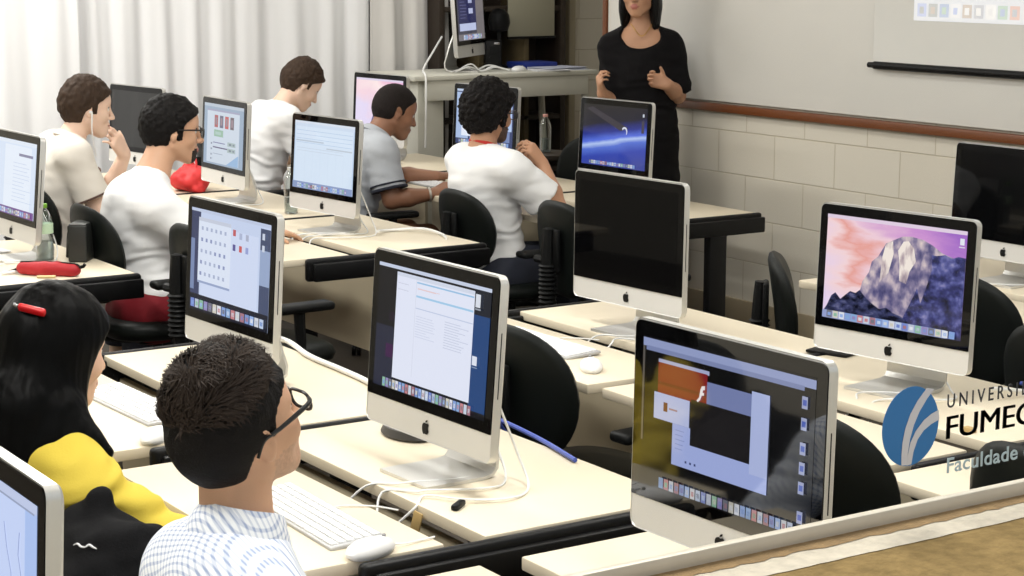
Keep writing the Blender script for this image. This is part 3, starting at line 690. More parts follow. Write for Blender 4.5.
# ------------------------------------------------------------------ task chairs
def supel(w, h, e=2.6, n=40, top=1.0):
    out = []
    for t in np.linspace(0, 2*math.pi, n, endpoint=False):
        c, s = math.cos(t), math.sin(t)
        a = w/2*abs(c)**(2/e)*math.copysign(1, c); b = h/2*abs(s)**(2/e)*math.copysign(1, s)
        out.append((a*(1-.10*max(0, -b/(h/2))), b))
    return out
def pad(mb, outl, th, fn, m):
    rings = []
    for sc, d in ((.04, -.5), (.5, -.5), (.86, -.46), (.96, -.3), (1, 0), (.96, .3), (.86, .46), (.5, .5), (.04, .5)):
        rings.append([fn(a*sc, b*sc, d*th) for a, b in outl])
    mb.loft(rings, m)
def make_chair(arms=True):
    t = thing('office_chair', '', 'chair', (0, 0, 0), 0, 'black office chairs')
    def bfn(a, b, d):
        lean = .12*(b+.05); return (-.245-lean+.9*a*a*1.0*.9+d-.25*b*b, a, .738+b)
    mb = MB(); pad(mb, supel(.45, .37, 2.5), .045, bfn, M_CHAIR); mb.build('backrest', t, 50)
    mb = MB()
    mb.box((-.30, 0, .74), (.02, .10, .16), M_CHAIRP, .008)
    mb.tube([(-.315, 0, .82), (-.32, 0, .70), (-.315, 0, .56), (-.28, 0, .47), (-.18, 0, .42), (0, 0, .40)], [.022, .026, .028, .026, .024, .02], M_CHAIRP, 10, sub=4)
    for k in range(9): mb.lathe([(.030, -.006), (.036, 0), (.030, .006)], M_CHAIRP, 14, (-.318, 0, .545+k*.017))
    mb.tube([(-.32, .0, .70), (-.325, .07, .70)], .016, M_CHAIRP, 8)
    mb.build('back_post', t)
    mb = MB(); pad(mb, supel(.46, .48, 3.2), .075, lambda a, b, d: (b*.98+.0, a, .455+d-.25*max(0, b-.12)**2*3), M_CHAIR); mb.build('seat', t, 50)
    if arms:
        for s in (-1, 1):
            mb = MB(); mb.tube([(0, s*.16, .415), (0, s*.25, .42), (.005, s*.272, .48), (.0, s*.272, .63)], [.016, .016, .018, .02], M_CHAIRP, 8, sub=3)
            mb.box((.0, s*.272, .645), (.25, .075, .03), M_CHAIRP, .013, 3); mb.build('armrest', t)
    mb = MB(); mb.box((0, 0, .405), (.2, .16, .035), M_CHAIRP, .01); mb.lathe([(.028, .08), (.028, .25), (.02, .25), (.02, .40)], M_CHAIRP, 16); mb.build('gas_column', t)
    mb = MB(); mb.lathe([(.045, .06), (.045, .115), (.03, .125)], M_CHAIRP, 16)
    for k in range(5):
        a = 2*math.pi*k/5+.3; mb.tube([(0, 0, .1), (.15*math.cos(a), .15*math.sin(a), .095), (.29*math.cos(a), .29*math.sin(a), .07)], [.028, .022, .016], M_CHAIRP, 8)
    b = mb.build('star_base', t)
    for k in range(5):
        a = 2*math.pi*k/5+.3; mb = MB(); x, y = .29*math.cos(a), .29*math.sin(a)
        for s in (-1, 1):
            u = V3(-math.sin(a), math.cos(a), 0)*.012*s
            mb.tube([(x+u[0]*.4, y+u[1]*.4, .026), (x+u[0]*1.6, y+u[1]*1.6, .026)], .0258, M_BLACK, 14)
        mb.box((x, y, .05), (.03, .03, .03), M_BLACK, .006); mb.build('caster', b)
    return t
proto = make_chair()
CHAIRS = [
 (2.86, 4.02, 4, 'empty black office chair behind the computer with the white document'),
 (2.84, 2.86, 2, 'black office chair with a rounded back just right of the dark web page computer'),
 (2.98, 2.34, -4, 'black office chair seen behind the pale lettering at the right end of the sill'),
 (4.42, 3.95, 0, 'black office chair right behind the mountain wallpaper computer'),
 (4.12, 3.30, 0, 'black office chair at the right edge beside another chair back'),
 (4.30, 4.52, -40, 'black office chair turned side-on against the block wall'),
 (4.43, 6.80, -2, 'black office chair of the man with the red collar'),
 (4.27, 5.80, -3, 'empty black office chair right of the man with the red collar, before the black screen'),
 (2.74, 6.66, 0, 'black office chair of the man with glasses'),
 (2.85, 5.985, 3, 'empty black office chair partly behind the icon windows computer'),
 (2.82, 7.62, 6, 'black office chair of the man with earphones'),
 (5.36, 7.80, 190, 'low black chair beyond the desks, left of the planet wallpaper computer'),
 (1.27, 3.55, 0, 'black office chair of the woman in yellow'),
 (1.29, 2.63, 0, 'black office chair of the man in the checked shirt, with a jacket over it'),
 (4.28, 7.84, 0, 'black office chair of the man in the grey polo shirt'),
 (4.22, 8.86, 0, 'black office chair of the man looking down at the far desk'),
]
for i, (x, y, a, lb) in enumerate(CHAIRS):
    o = proto if i == 0 else copy_tree(proto)
    o.location = (x, y, 0); o.rotation_euler = (0, 0, math.radians(a)); o['label'] = lb; o.scale = (1, 1, {5: .94, 6: .925, 9: 1.0, 0: .98, 3: .98, 4: .95, 13: .88}.get(i, 1))

# ------------------------------------------------------------------ teaching table with its computer and things
M_TTAB = mat('pale_grey_table_paint', (206, 204, 192), rough=.5); TX, TY, TZ = 5.40, 9.28, 1.152
t = thing('teaching_table', 'tall pale grey table at the front corner carrying a computer and papers', 'table', (TX, TY, 0))
MB().box((.62, .27, TZ-.014), (1.26, .56, .028), M_TTAB, .004).build('table_top', t)
MB().box((.63, .012, TZ-.085), (1.12, .022, .115), M_TTAB, .003).build('apron', t); MB().box((.63, .53, TZ-.085), (1.12, .022, .115), M_TTAB, .003).build('apron', t)
MB().box((.13, .27, .56), (.17, .44, 1.12), M_TTAB, .004).build('side_panel', t)
for yy in (.03, .5):
    MB().tube([(1.18, yy, TZ-.03), (1.21, yy, TZ-.5), (1.26, yy, .01)], [.022, .022, .02], M_TTAB, 10).build('leg', t)
imac('computer seen from its side on the tall teaching table', 5.92, 9.50, 0, 4, c_teach, True, 0, TZ, math.radians(130), 1.12)
mb = MB()
for k in range(3):
    r_ = random.Random(k+3); pts = [(5.74+.09*i+.03*r_.random(), 9.43-.02*k+.05*r_.random(), TZ+.006+(.015+.03*r_.random())*(i % 2)) for i in range(5)]
    mb.tube(pts, .005, M_CABLE, 6, sub=6)
tag(mb.build('cable_tangle'), 'tangle of white cables under the computer on the teaching table', 'cable')
o = MB().tube([(5.78, 9.62, TZ+.20), (5.66, 9.52, TZ+.12), (5.50, 9.36, TZ+.03), (5.46, 9.262, TZ-.03), (5.45, 9.255, TZ-.4)], .006, M_CABLE, 6, sub=6).build('power_cable')
tag(o, 'white cable hanging over the front edge of the teaching table', 'cable')
def speaker(label, x, y, z, s, rz, top):
    t = thing('loudspeaker', label, 'speaker', (x, y, z), rz)
    MB().box((0, 0, s*.5), (s*.62, s*.58, s), M_BLACK, .008).build('cabinet', t)
    mb = MB()
    for zz, r in ((.3, .2), (.68, .15)): mb.tube([(-s*.31-.003, 0, s*zz), (-s*.31-.012, 0, s*zz)], s*r, M_CHAIRP, 18)
    mb.build('driver', t)
    MB().box((-s*.315, -s*.12, s*.9), (.004, s*.2, .012), M_STEEL, .001).build('badge', t)
    return t
speaker('black box loudspeaker standing on the teaching table', 6.16, 9.66, TZ, .17, math.radians(60), None)
mb = MB(); mb.tube([(6.26, 9.75, TZ), (6.26, 9.75, TZ+.24)], .014, M_BLACK, 10); mb.lathe([(.07, 0), (.07, .012), (.015, .02)], M_BLACK, 20, (6.26, 9.75, TZ))
mb.lathe([(.01, .21), (.055, .225), (.068, .27), (.06, .32), (.03, .35), (.004, .355)], M_BLACK, 20, (6.26, 9.75, TZ))
tag(mb.build('desk_device'), 'rounded black device on a short stand behind the black loudspeaker', 'device')
M_PAPER = mat('white_paper', (226, 226, 230), rough=.7); M_PAPB = mat('bluish_paper', (186, 190, 206), rough=.7)
def sheets(x, y, z, w, h, rz, n, m, label, name='paper_stack'):
    mb = MB(); r_ = random.Random(int(x*99+y*7))
    for k in range(n): mb.box(((r_.random()-.5)*.03, (r_.random()-.5)*.03, .002+.004*k), (w, h, .0035), m, 0, 1, Matrix.Rotation((r_.random()-.5)*.3, 3, 'Z'))
    o = mb.build(name); o.location = (x, y, z); o.rotation_euler = (0, 0, rz); return tag(o, label, 'paper')
sheets(6.46, 9.43, TZ, .30, .21, .1, 4, M_PAPB, 'loose stack of bluish papers at the right end of the teaching table')
sheets(6.36, 9.35, TZ, .21, .16, -.15, 2, M_PAPER, 'white sheet at the front edge of the teaching table')
o = MB().box((0, 0, .02), (.24, .2, .04), mat('blue_cover', (24, 46, 128), rough=.5), .008, 2).build('blue_folder'); o.location = (6.40, 9.60, TZ); tag(o, 'dark blue folder lying on the teaching table', 'folder')
def mouse(x, y, z, rz, label):
    mb = MB(); rings = []
    for k, (s_, zz) in enumerate(((.86, .0), (.98, .006), (1, .012), (.92, .02), (.7, .027), (.4, .031), (.08, .033))):
        rings.append([(.057*s_*abs(math.cos(a))**.9*math.copysign(1, math.cos(a)), .031*s_*math.sin(a), zz) for a in np.linspace(0, 2*math.pi, 24, endpoint=False)])
    mb.loft(rings, M_WHITEP); t = thing('computer_mouse', label, 'mouse', (x, y, z), rz); mb.build('shell', t)
    MB().lathe([(.004, 0), (.004, .003), (.002, .005)], mat('scroll_ball_grey', (150, 150, 150), rough=.4), 10, (.035, 0, .0285)).build('scroll_ball', t)
    r_ = random.Random(int(x*100)); MB().tube([(.055, 0, .008), (.08, -.01, .005), (.11, -.04+.05*r_.random(), .004), (.15, -.02, .004)], .002, M_CABLE, 6, sub=4).build('cable', t)
    return t
mouse(6.16, 9.38, TZ, .3, 'white computer mouse at the front of the teaching table')
ZT = .730
def keyboard(x, y, rz, label):
    t = thing('computer_keyboard', label, 'keyboard', (x, y, ZT), rz)
    # user on -x side; long axis along y
    mb = MB(); L_, W_ = .43, .118
    mb.box((0, 0, .006), (W_, L_, .008), mat('keyboard_aluminium', (176, 176, 176), rough=.4), .003, 2, Matrix.Rotation(math.radians(-3.5), 3, 'Y')); mb.build('case', t)
    rows = [14, 14, 14, 13, 12, 10]; sl = math.tan(math.radians(3.5))
    kb = MB()
    for j, n in enumerate(rows):
        xx = .044-j*.0178; ln = .41; st = ln/n
        for i in range(n):
            wide = 1.0
            yy = ln/2-st*(i+.5)
            if j == 5 and i in (4, 5): continue
            kb.box((xx, yy, .0115+xx*sl), (.0145, st-.004, .004), M_KEY, .001, 1)
        if j == 5: kb.box((xx, ln/2-st*5, .0115+xx*sl), (.0145, st*2-.004, .004), M_KEY, .001, 1)
    kb.build('keys', t)
    MB().tube([(.058, .02, .006), (.09, .03, .004), (.14, .0, .003), (.17, -.05, .003)], .002, M_CABLE, 6, sub=4).build('cable', t)
    return t
keyboard(1.648, 3.255, math.radians(-2), 'white keyboard in front of the man in the checked shirt')
keyboard(1.715, 4.335, math.radians(2), 'white keyboard in front of the woman in yellow')
mouse(1.635, 2.985, ZT, math.radians(15), 'white mouse beside the keyboard at the bottom of the desk shelf')
mouse(1.63, 3.985, ZT, math.radians(40), 'white mouse between the woman in yellow and the man in the checked shirt')
mouse(2.905, 4.065, ZT, math.radians(60), 'white mouse beside the empty chair in the middle row')
keyboard(3.16, 7.75, 0, 'white keyboard on the shelf before the man with earphones')
keyboard(3.15, 6.83, 0, 'white keyboard under the hand of the man with glasses')
keyboard(4.66, 7.82, 0, 'white keyboard before the man in the grey polo shirt')
keyboard(2.98, 4.42, 0, 'white keyboard in front of the switched-off computer in the middle')
# tags and plugs on the desk
M_TAN = mat('tan_tag', (190, 160, 104), rough=.6)
o = MB().box((0, 0, 0), (.004, .024, .04), M_TAN, .001).build('cable_tag'); o.location = (1.862, 3.205, .70); o.rotation_euler = (.2, .1, .3); tag(o, 'tan tag hanging from cables at the front edge of the white document desk', 'tag')
o = MB().box((0, 0, .006), (.016, .05, .012), M_BLACK, .004).build('usb_plug'); o.location = (1.93, 3.155, .7305); o.rotation_euler = (0, 0, -.9); tag(o, 'small black plug lying on the desk below the white document computer', 'plug')
o = MB().box((0, 0, .006), (.03, .022, .012), M_TAN, .003).build('cable_tag'); o.location = (3.085, 4.02, .7305); tag(o, 'tan tag on cables beside the dark web page computer', 'tag')
o = MB().box((0, 0, .006), (.018, .03, .012), M_TAN, .003).build('cable_tag'); o.location = (3.26, 3.04, .7305); tag(o, 'tan tag on cables behind the black lettering', 'tag')
mb = MB(); mb.lathe([(.052, 0), (.056, .006), (.05, .022), (.03, .03), (.004, .032)], mat('dark_grey_rubber', (58, 56, 54), rough=.5), 24)
o = mb.build('round_hub'); o.location = (2.14, 3.72, .7305); o.scale = (1.0, 1.5, 1); tag(o, 'low dark grey round object behind the chin of the white document computer', 'hub')
o = MB().box((0, 0, .004), (.09, .13, .008), M_BLACK, .003).build('black_tablet'); o.location = (3.61, 3.885, .7305); o.rotation_euler = (0, 0, .3); tag(o, 'flat black pad on the desk left of the mountain wallpaper computer', 'pad')
# cables running over the desk edges
def cable(pts, r, m, label, name='cable'):
    return tag(MB().tube(pts, r, m, 8, sub=8).build(name), label, 'cable')
M_BLUEC = mat('blue_cable', (62, 84, 176), rough=.45)
cable([(2.20, 4.72, .80), (2.36, 4.80, .745), (2.335, 4.60, .738), (2.327, 4.41, .738), (2.319, 4.27, .738), (2.30, 4.12, .738)], .0075, M_CABLE, 'white cable along the back edge of the desk behind the icon windows computer')
cable([(2.62, 3.95, .55), (2.45, 3.82, .70), (2.388, 3.712, .735), (2.362, 3.504, .737), (2.325, 3.31, .737)], .0055, M_BLUEC, 'blue cable crossing the back edge of the white document desk')
cable([(3.62, 6.52, .75), (3.72, 6.60, .737), (3.82, 6.52, .745), (3.84, 6.40, .737), (3.80, 6.30, .735)], .006, M_CABLE, 'white cable looping on the desk behind the pale table page computer')
cable([(3.55, 3.24, .76), (3.70, 3.20, .737), (3.74, 3.05, .737), (3.73, 2.92, .737), (3.70, 2.70, .737)], .005, M_CABLE, 'pale cable along the back edge right of the mountain wallpaper computer')
cable([(3.74, 3.32, .735), (3.76, 3.2, .737), (3.76, 3.05, .737), (3.74, 2.6, .737)], .005, M_BLUEC, 'blue cable along the back edge right of the mountain wallpaper computer')

# ------------------------------------------------------------------ bottles, bags, cases
def plastic_mat():
    m = bpy.data.materials.new('clear_bottle_plastic'); m.use_nodes = True; nt = m.node_tree; N = nt.nodes; L = nt.links
    N.remove(N['Principled BSDF']); tr = N.new('ShaderNodeBsdfTransparent'); tr.inputs[0].default_value = (.90, .93, .92, 1)
    gl = N.new('ShaderNodeBsdfGlossy'); gl.inputs['Roughness'].default_value = .08
    lw = N.new('ShaderNodeLayerWeight'); lw.inputs[0].default_value = .35
    mx = N.new('ShaderNodeMixShader'); L.new(lw.outputs['Facing'], mx.inputs[0]); L.new(tr.outputs[0], mx.inputs[1]); L.new(gl.outputs[0], mx.inputs[2])
    L.new(mx.outputs[0], N['Material Output'].inputs[0]); return m
M_PET = plastic_mat()
def bottle(label, x, y, z, h, r, capcol, labcol=None):
    t = thing('water_bottle', label, 'bottle', (x, y, z))
    P = [(.0, 0), (.8, 0), (.97, .02), (1, .06)]
    for k in range(8): P.append((1 if k % 2 else .95, .09+.05*k))
    P += [(1, .52), (1, .66), (.92, .74), (.62, .85), (.38, .91), (.36, .96)]
    MB().lathe([(max(a*r, .001), b*h) for a, b in P], M_PET, 28).build('body', t, 60)
    MB().lathe([(r*.42, h*.93), (r*.44, h*.935), (r*.44, h*.995), (r*.4, h)], mat('cap_%d%d%d' % capcol, capcol, rough=.5), 20).build('cap', t)
    if labcol:
        MB().lathe([(r*1.015, h*.50), (r*1.02, h*.505), (r*1.02, h*.665), (r*1.015, h*.67)], mat('label_%d%d%d' % labcol, labcol, rough=.6), 28).build('paper_label', t)
    MB().lathe([(r*.75, .004), (r*.9, h*.03), (r*.92, h*.36), (r*.02, h*.362)], mat('bottle_water', (200, 212, 214), rough=.05, trans=.85, ior=1.33), 24).build('water', t)
    return t
bottle('water bottle with bright green cap and pale green label, behind the red pencil case', 2.295, 6.60, ZT, .212, .032, (128, 186, 60), (188, 214, 184))
bottle('clear water bottle on the desk beside the pale table page computer', 3.63, 7.30, ZT, .20, .030, (206, 208, 206), None)
bottle('clear bottle with a pinkish cap by the low black chair', 5.62, 8.30, .80, .20, .031, (206, 150, 140), None)
t = thing('stool', 'small dark stool under the bottle by the low black chair', 'stool', (5.62, 8.30, 0))
MB().lathe([(.14, .77), (.15, .775), (.15, .795), (.14, .80)], M_DWOOD, 20).build('stool_top', t)
for k in range(3): MB().tube([(.10*math.cos(k*2.1), .10*math.sin(k*2.1), .77), (.13*math.cos(k*2.1), .13*math.sin(k*2.1), 0)], .012, M_DWOOD, 8).build('leg', t)
M_RED = mat('red_fabric', (176, 26, 36), rough=.6, bump=(90, .3)); M_REDB = mat('red_bag_nylon', (206, 42, 44), rough=.55, bump=(30, .3))
t = thing('pencil_case', 'red fabric pencil case lying in front of the green-capped bottle', 'pencil case', (2.205, 6.31, ZT), math.radians(-44))
prims = [('c', V3(-.092, 0, .025), V3(.092, 0, .024), .022, .021, 0), ('e', V3(0, 0, .023), V3(.112, .026, .022), None, .02)]
sdf_obj('pouch', prims, (-.15, -.06, -.02), (.15, .06, .09), .004, M_RED, t, 1, lambda v: .003*nz3(v, 30))
MB().tube([(-.10, -.006, .046), (0, -.004, .049), (.10, -.006, .045), (.118, -.01, .036)], .003, M_BLACK, 6, sub=4).build('zip', t)
MB().tube([(.112, 0, .032), (.128, 0, .036), (.134, 0, .044)], .006, M_BLACK, 8).build('pull_tab', t)
MB().tube([(-.112, .0, .022), (-.14, .02, .010), (-.155, .01, .006)], .005, M_BLACK, 8).build('loop', t)
o = MB().tube([(-.03, 0, .008), (.04, .008, .008)], .006, M_WHITEP, 8).build('eraser'); o.location = (2.10, 6.40, ZT); tag(o, 'small white eraser pen at the left end of the red pencil case', 'eraser')
o = MB().tube([(-.03, 0, .006), (.03, .02, .006)], .005, mat('brass_key', (196, 176, 130), rough=.4, metal=.6), 8).build('key_fob'); o.location = (2.17, 6.25, ZT); o.rotation_euler = (0, 0, -.8); tag(o, 'small pale key fob in front of the red pencil case', 'key')
t = thing('red_bag', 'crumpled red bag standing behind the man with glasses, left of the product page computer', 'bag', (3.60, 8.28, ZT))
prims = [('e', V3(0, 0, .055), (.10, .09, .06), None, 0), ('c', V3(.0, .05, .06), V3(.02, .06, .13), .05, .02, .04), ('c', V3(0, -.06, .04), V3(0, -.09, .02), .05, .03, .04)]
sdf_obj('bag_body', prims, (-.16, -.18, -.03), (.16, .16, .2), .006, M_REDB, t, 1, lambda v: .014*nz3(v, 14)+.006*nz3(v, 35, 4))
MB().tube([(.0, .055, .13), (.0, .02, .165), (.01, -.03, .15), (.0, -.06, .09)], .006, M_REDB, 6, sub=5).build('strap', t)
t = thing('black_box', 'small black box standing on the desk right of the green-capped bottle', 'box', (2.425, 6.575, ZT), math.radians(-36))
MB().box((0, 0, .068), (.07, .125, .135), mat('black_box_plastic', (30, 32, 30), rough=.45), .007, 3).build('case', t)
MB().box((0, 0, .1365), (.062, .117, .004), mat('box_lid_grey', (62, 64, 62), rough=.4), .002).build('lid', t)
sheets(2.13, 7.0, ZT, .21, .29, .2, 2, M_PAPER, 'white papers on the desk at the left frame edge')
# white cloth-like plastic bag and cables pile by the product-page computer
# jacket hung on the chair of the man in the checked shirt
t = thing('black_jacket', 'black jacket heaped over a chair arm, left of the man in the checked shirt', 'jacket', (1.17, 3.17, 0))
M_JK = mat('black_jacket_cloth', (13, 13, 15), rough=.85, spec=.12, bump=(200, .3))
prims = [('e', V3(0, -.02, .70), (.12, .20, .14), None, 0), ('c', V3(.02, .02, .76), V3(.015, -.005, .855), .085, .022, .06), ('c', V3(.02, -.10, .74), V3(.04, -.2, .60), .09, .08, .06),
         ('c', V3(-.05, .1, .68), V3(-.08, .12, .44), .08, .06, .05), ('c', V3(-.06, -.1, .68), V3(-.08, -.1, .42), .09, .06, .05), ('c', V3(.08, .05, .72), V3(.12, -.1, .66), .05, .06, .05)]
jk = sdf_obj('jacket_body', prims, (-.26, -.36, .34), (.26, .34, .95), .006, M_JK, t, 1, lambda v: .016*nz3(v, (9, 9, 14))+.008*nz3(v, (26, 20, 30), 5))
from mathutils.bvhtree import BVHTree
bvh_ = BVHTree.FromPolygons([v.co[:] for v in jk.data.vertices], [tuple(q.vertices) for q in jk.data.polygons])
hits_ = []; nrm_ = Vector((-.34, -.88, .33)).normalized(); e1 = Vector((.93, -.36, 0)).normalized(); e2 = e1.cross(nrm_).normalized()*-1
for k in range(7):
    p_ = Vector((-.035, -.06, .800))+e1*(.0065*k-.02)+e2*(.003*math.sin(k*1.9)-.0012*k)
    loc_, no_, _, _ = bvh_.ray_cast(p_+nrm_*.5, -nrm_)
    if loc_ is not None: hits_.append(tuple(loc_+no_*.001))
if len(hits_) > 1: MB().tube(hits_, [.0012, .0022, .0014, .0024, .001], mat('white_embroidery', (226, 226, 228), rough=.7), 6, sub=3).build('embroidered_mark', t)
# ------------------------------------------------------------------ people
def skin(name, col, rough=.5): return mat(name, col, rough=rough, spec=.4, sub=.06, var=(14, .05), bump=(320, .08))
M_LIPK = {}
def rotm(yaw, pitch, roll=0):
    y, p, r = map(math.radians, (yaw, pitch, roll))
    Rz = np.array([[math.cos(y), -math.sin(y), 0], [math.sin(y), math.cos(y), 0], [0, 0, 1]])
    Ry = np.array([[math.cos(p), 0, math.sin(p)], [0, 1, 0], [-math.sin(p), 0, math.cos(p)]])   # + pitch looks down
    Rx = np.array([[1, 0, 0], [0, math.cos(r), -math.sin(r)], [0, math.sin(r), math.cos(r)]])
    return Rz@Ry@Rx
def nrm(v): v = np.asarray(v, float); return v/(np.linalg.norm(v)+1e-12)
def head_prims(H, R, s=1.0, fem=False):
    def P(x, y, z): return H+R@(V3(x, y, z)*s)
    def E(c, r, k, A=None): return ('e', P(*c), V3(*r)*s, R if A is None else R@A, k)
    def Cn(a, b, ra, rb, k): return ('c', P(*a), P(*b), ra*s, rb*s, k)
    q = [E((-.012, 0, .028), (.098, .076, .090), 0), E((-.04, 0, .0), (.062, .066, .07), .03),
         E((.030, 0, -.025), (.058, .060, .085), .03), E((.045, 0, .04), (.05, .058, .05), .03)]
    jw = .020 if fem else .026
    for y in (-1, 1):
        q += [Cn((-.004, y*.052, -.050), (.062, y*.014, -.098), .021, jw*.8, .025), E((.060, y*.040, -.028), (.026, .024, .026), .02)]
    q += [E((.074, 0, -.100), (.020, .021, .016), .02), E((.078, 0, -.066), (.020, .026, .026), .02)]
    for y in (-1, 1):
        q += [Cn((.083, y*.008, .024), (.073, y*.045, .022), .008, .007, .014)]
        q += [('-e', P(.094, y*.031, .004), V3(.014, .016, .011)*s, R, .012)]
    q += [Cn((.090, 0, .012), (.114, 0, -.033), .0075, .010, .012), E((.108, .0, -.036), (.014, .011, .009), .006)]
    for y in (-1, 1): q += [E((.101, y*.012, -.037), (.010, .007, .008), .005)]
    q += [E((.096, 0, -.063), (.009, .022, .0055), .004), E((.095, 0, -.0735), (.009, .019, .0065), .003),
          ('-c', P(.107, -.018, -.068), P(.107, .018, -.068), .0022*s, .0022*s, .003)]
    for y in (-1, 1):
        A = np.array(rotm(0, -14, 0))@np.array([[math.cos(y*.35), -math.sin(y*.35), 0], [math.sin(y*.35), math.cos(y*.35), 0], [0, 0, 1]])
        q += [E((-.010, y*.080, -.002), (.019, .007, .031), .006, A), ('-e', P(-.006, y*.087, .002), V3(.010, .005, .017)*s, R@A, .005), E((-.006, y*.079, -.028), (.009, .006, .009), .006)]
    return q
def hand_prims(W, d, n, side, curl, s=1.0, spread=.0, thumb=(.55, .65, .35), per=None):
    """W wrist, d finger direction, n palm-facing normal, side=+1 when the thumb is along t"""
    d = nrm(d); n = nrm(np.asarray(n)-d*(np.asarray(n)@d)); t = np.cross(n, d)*side
    pr = []
    offs = [.030, .010, -.010, -.029]; L = [.074, .082, .076, .060]; RR = [.0088, .0090, .0086, .0076]; base = [.088, .092, .088, .080]
    for i in range(4):
        b = W+s*(d*base[i]+t*offs[i])
        pr.append(('c', W+s*(d*.012+t*offs[i]*.55), b, .0165*s, .0115*s, .016))
    pr.append(('c', W+s*(d*.025+t*.022+n*.006), W+s*(d*.055+t*.030+n*.004), .014*s, .012*s, .012))
    for i in range(4):
        c = curl if per is None else per[i]; a = c*.55; p = W+s*(d*base[i]+t*offs[i]); dd = d+t*(offs[i]*spread*10)
        fs = []; r0 = RR[i]*s
        for k, (fr, bend) in enumerate(((.46, .55), (.30, .75), (.24, .55))):
            a = (c*bend if k == 0 else a+c*bend)
            dr = nrm(dd)*math.cos(a)+n*math.sin(a); p2 = p+dr*L[i]*fr*s
            fs.append(('c', p, p2, r0, r0*.90, .002 if k else .0)); p = p2; r0 *= .90
        pr.append(('g', fs, .004))
    b = W+s*(d*.030+t*.030+n*.004); dr = nrm(d*thumb[0]+t*thumb[1]+n*thumb[2]); m_ = b+dr*.034*s
    dr2 = nrm(dr+d*.35+n*.25); pr.append(('g', [('c', b, m_, .0115*s, .0100*s, 0), ('c', m_, m_+dr2*.028*s, .0098*s, .0080*s, .002)], .006))
    return pr
SKULL = [('e', V3(-.012, 0, .028), V3(.098, .076, .090), None, 0), ('e', V3(-.04, 0, 0), V3(.062, .066, .07), None, .03), ('e', V3(.045, 0, .04), V3(.05, .058, .05), None, .03)]
def hair_cap(th, A=((.088, .068), (.0, .002)), back=(-.022, -.078), top=.0, side=None, s=1.0, extra=(), nape_r=0):
    """hair in head-local space; A = hairline from the forehead (x,z) to above the ear; back = (x limit, nape z)"""
    (x0, z0), (x1, z1) = A; dx, dz = x1-x0, z1-z0; nn = np.array([dz, 0, -dx]); nn = nn/np.linalg.norm(nn)
    if nn[0] < 0: nn = -nn
    def fn(p, d_):
        base = ev(SKULL, p)-th
        if top: base = smin(base, sd_ell(p, V3(-.010, 0, .040+top*.5), V3(.092+th, .070+th, .082+th+top*.5), None), .012)
        for e in extra: base = smin(base, ev([e], p), .012)
        a = (p-V3(x0, 0, z0))@nn
        a = np.maximum(a, p[:, 0]-x0-.02)
        b = np.maximum(p[:, 0]-back[0]+.25*np.maximum(0, -.02-p[:, 2]), back[1]-p[:, 2]+.25*np.maximum(0, p[:, 0]+.07))
        m = smin(a, b, .012)
        if side:
            sb = np.maximum(np.maximum(np.abs(p[:, 0]-side[0])-side[1], side[2]-p[:, 2]), .058-np.abs(p[:, 1]))
            sb = np.maximum(sb, p[:, 2]-.03); m = smin(m, sb, .006)
        return np.maximum(base, m)
    return [('fn', fn)]
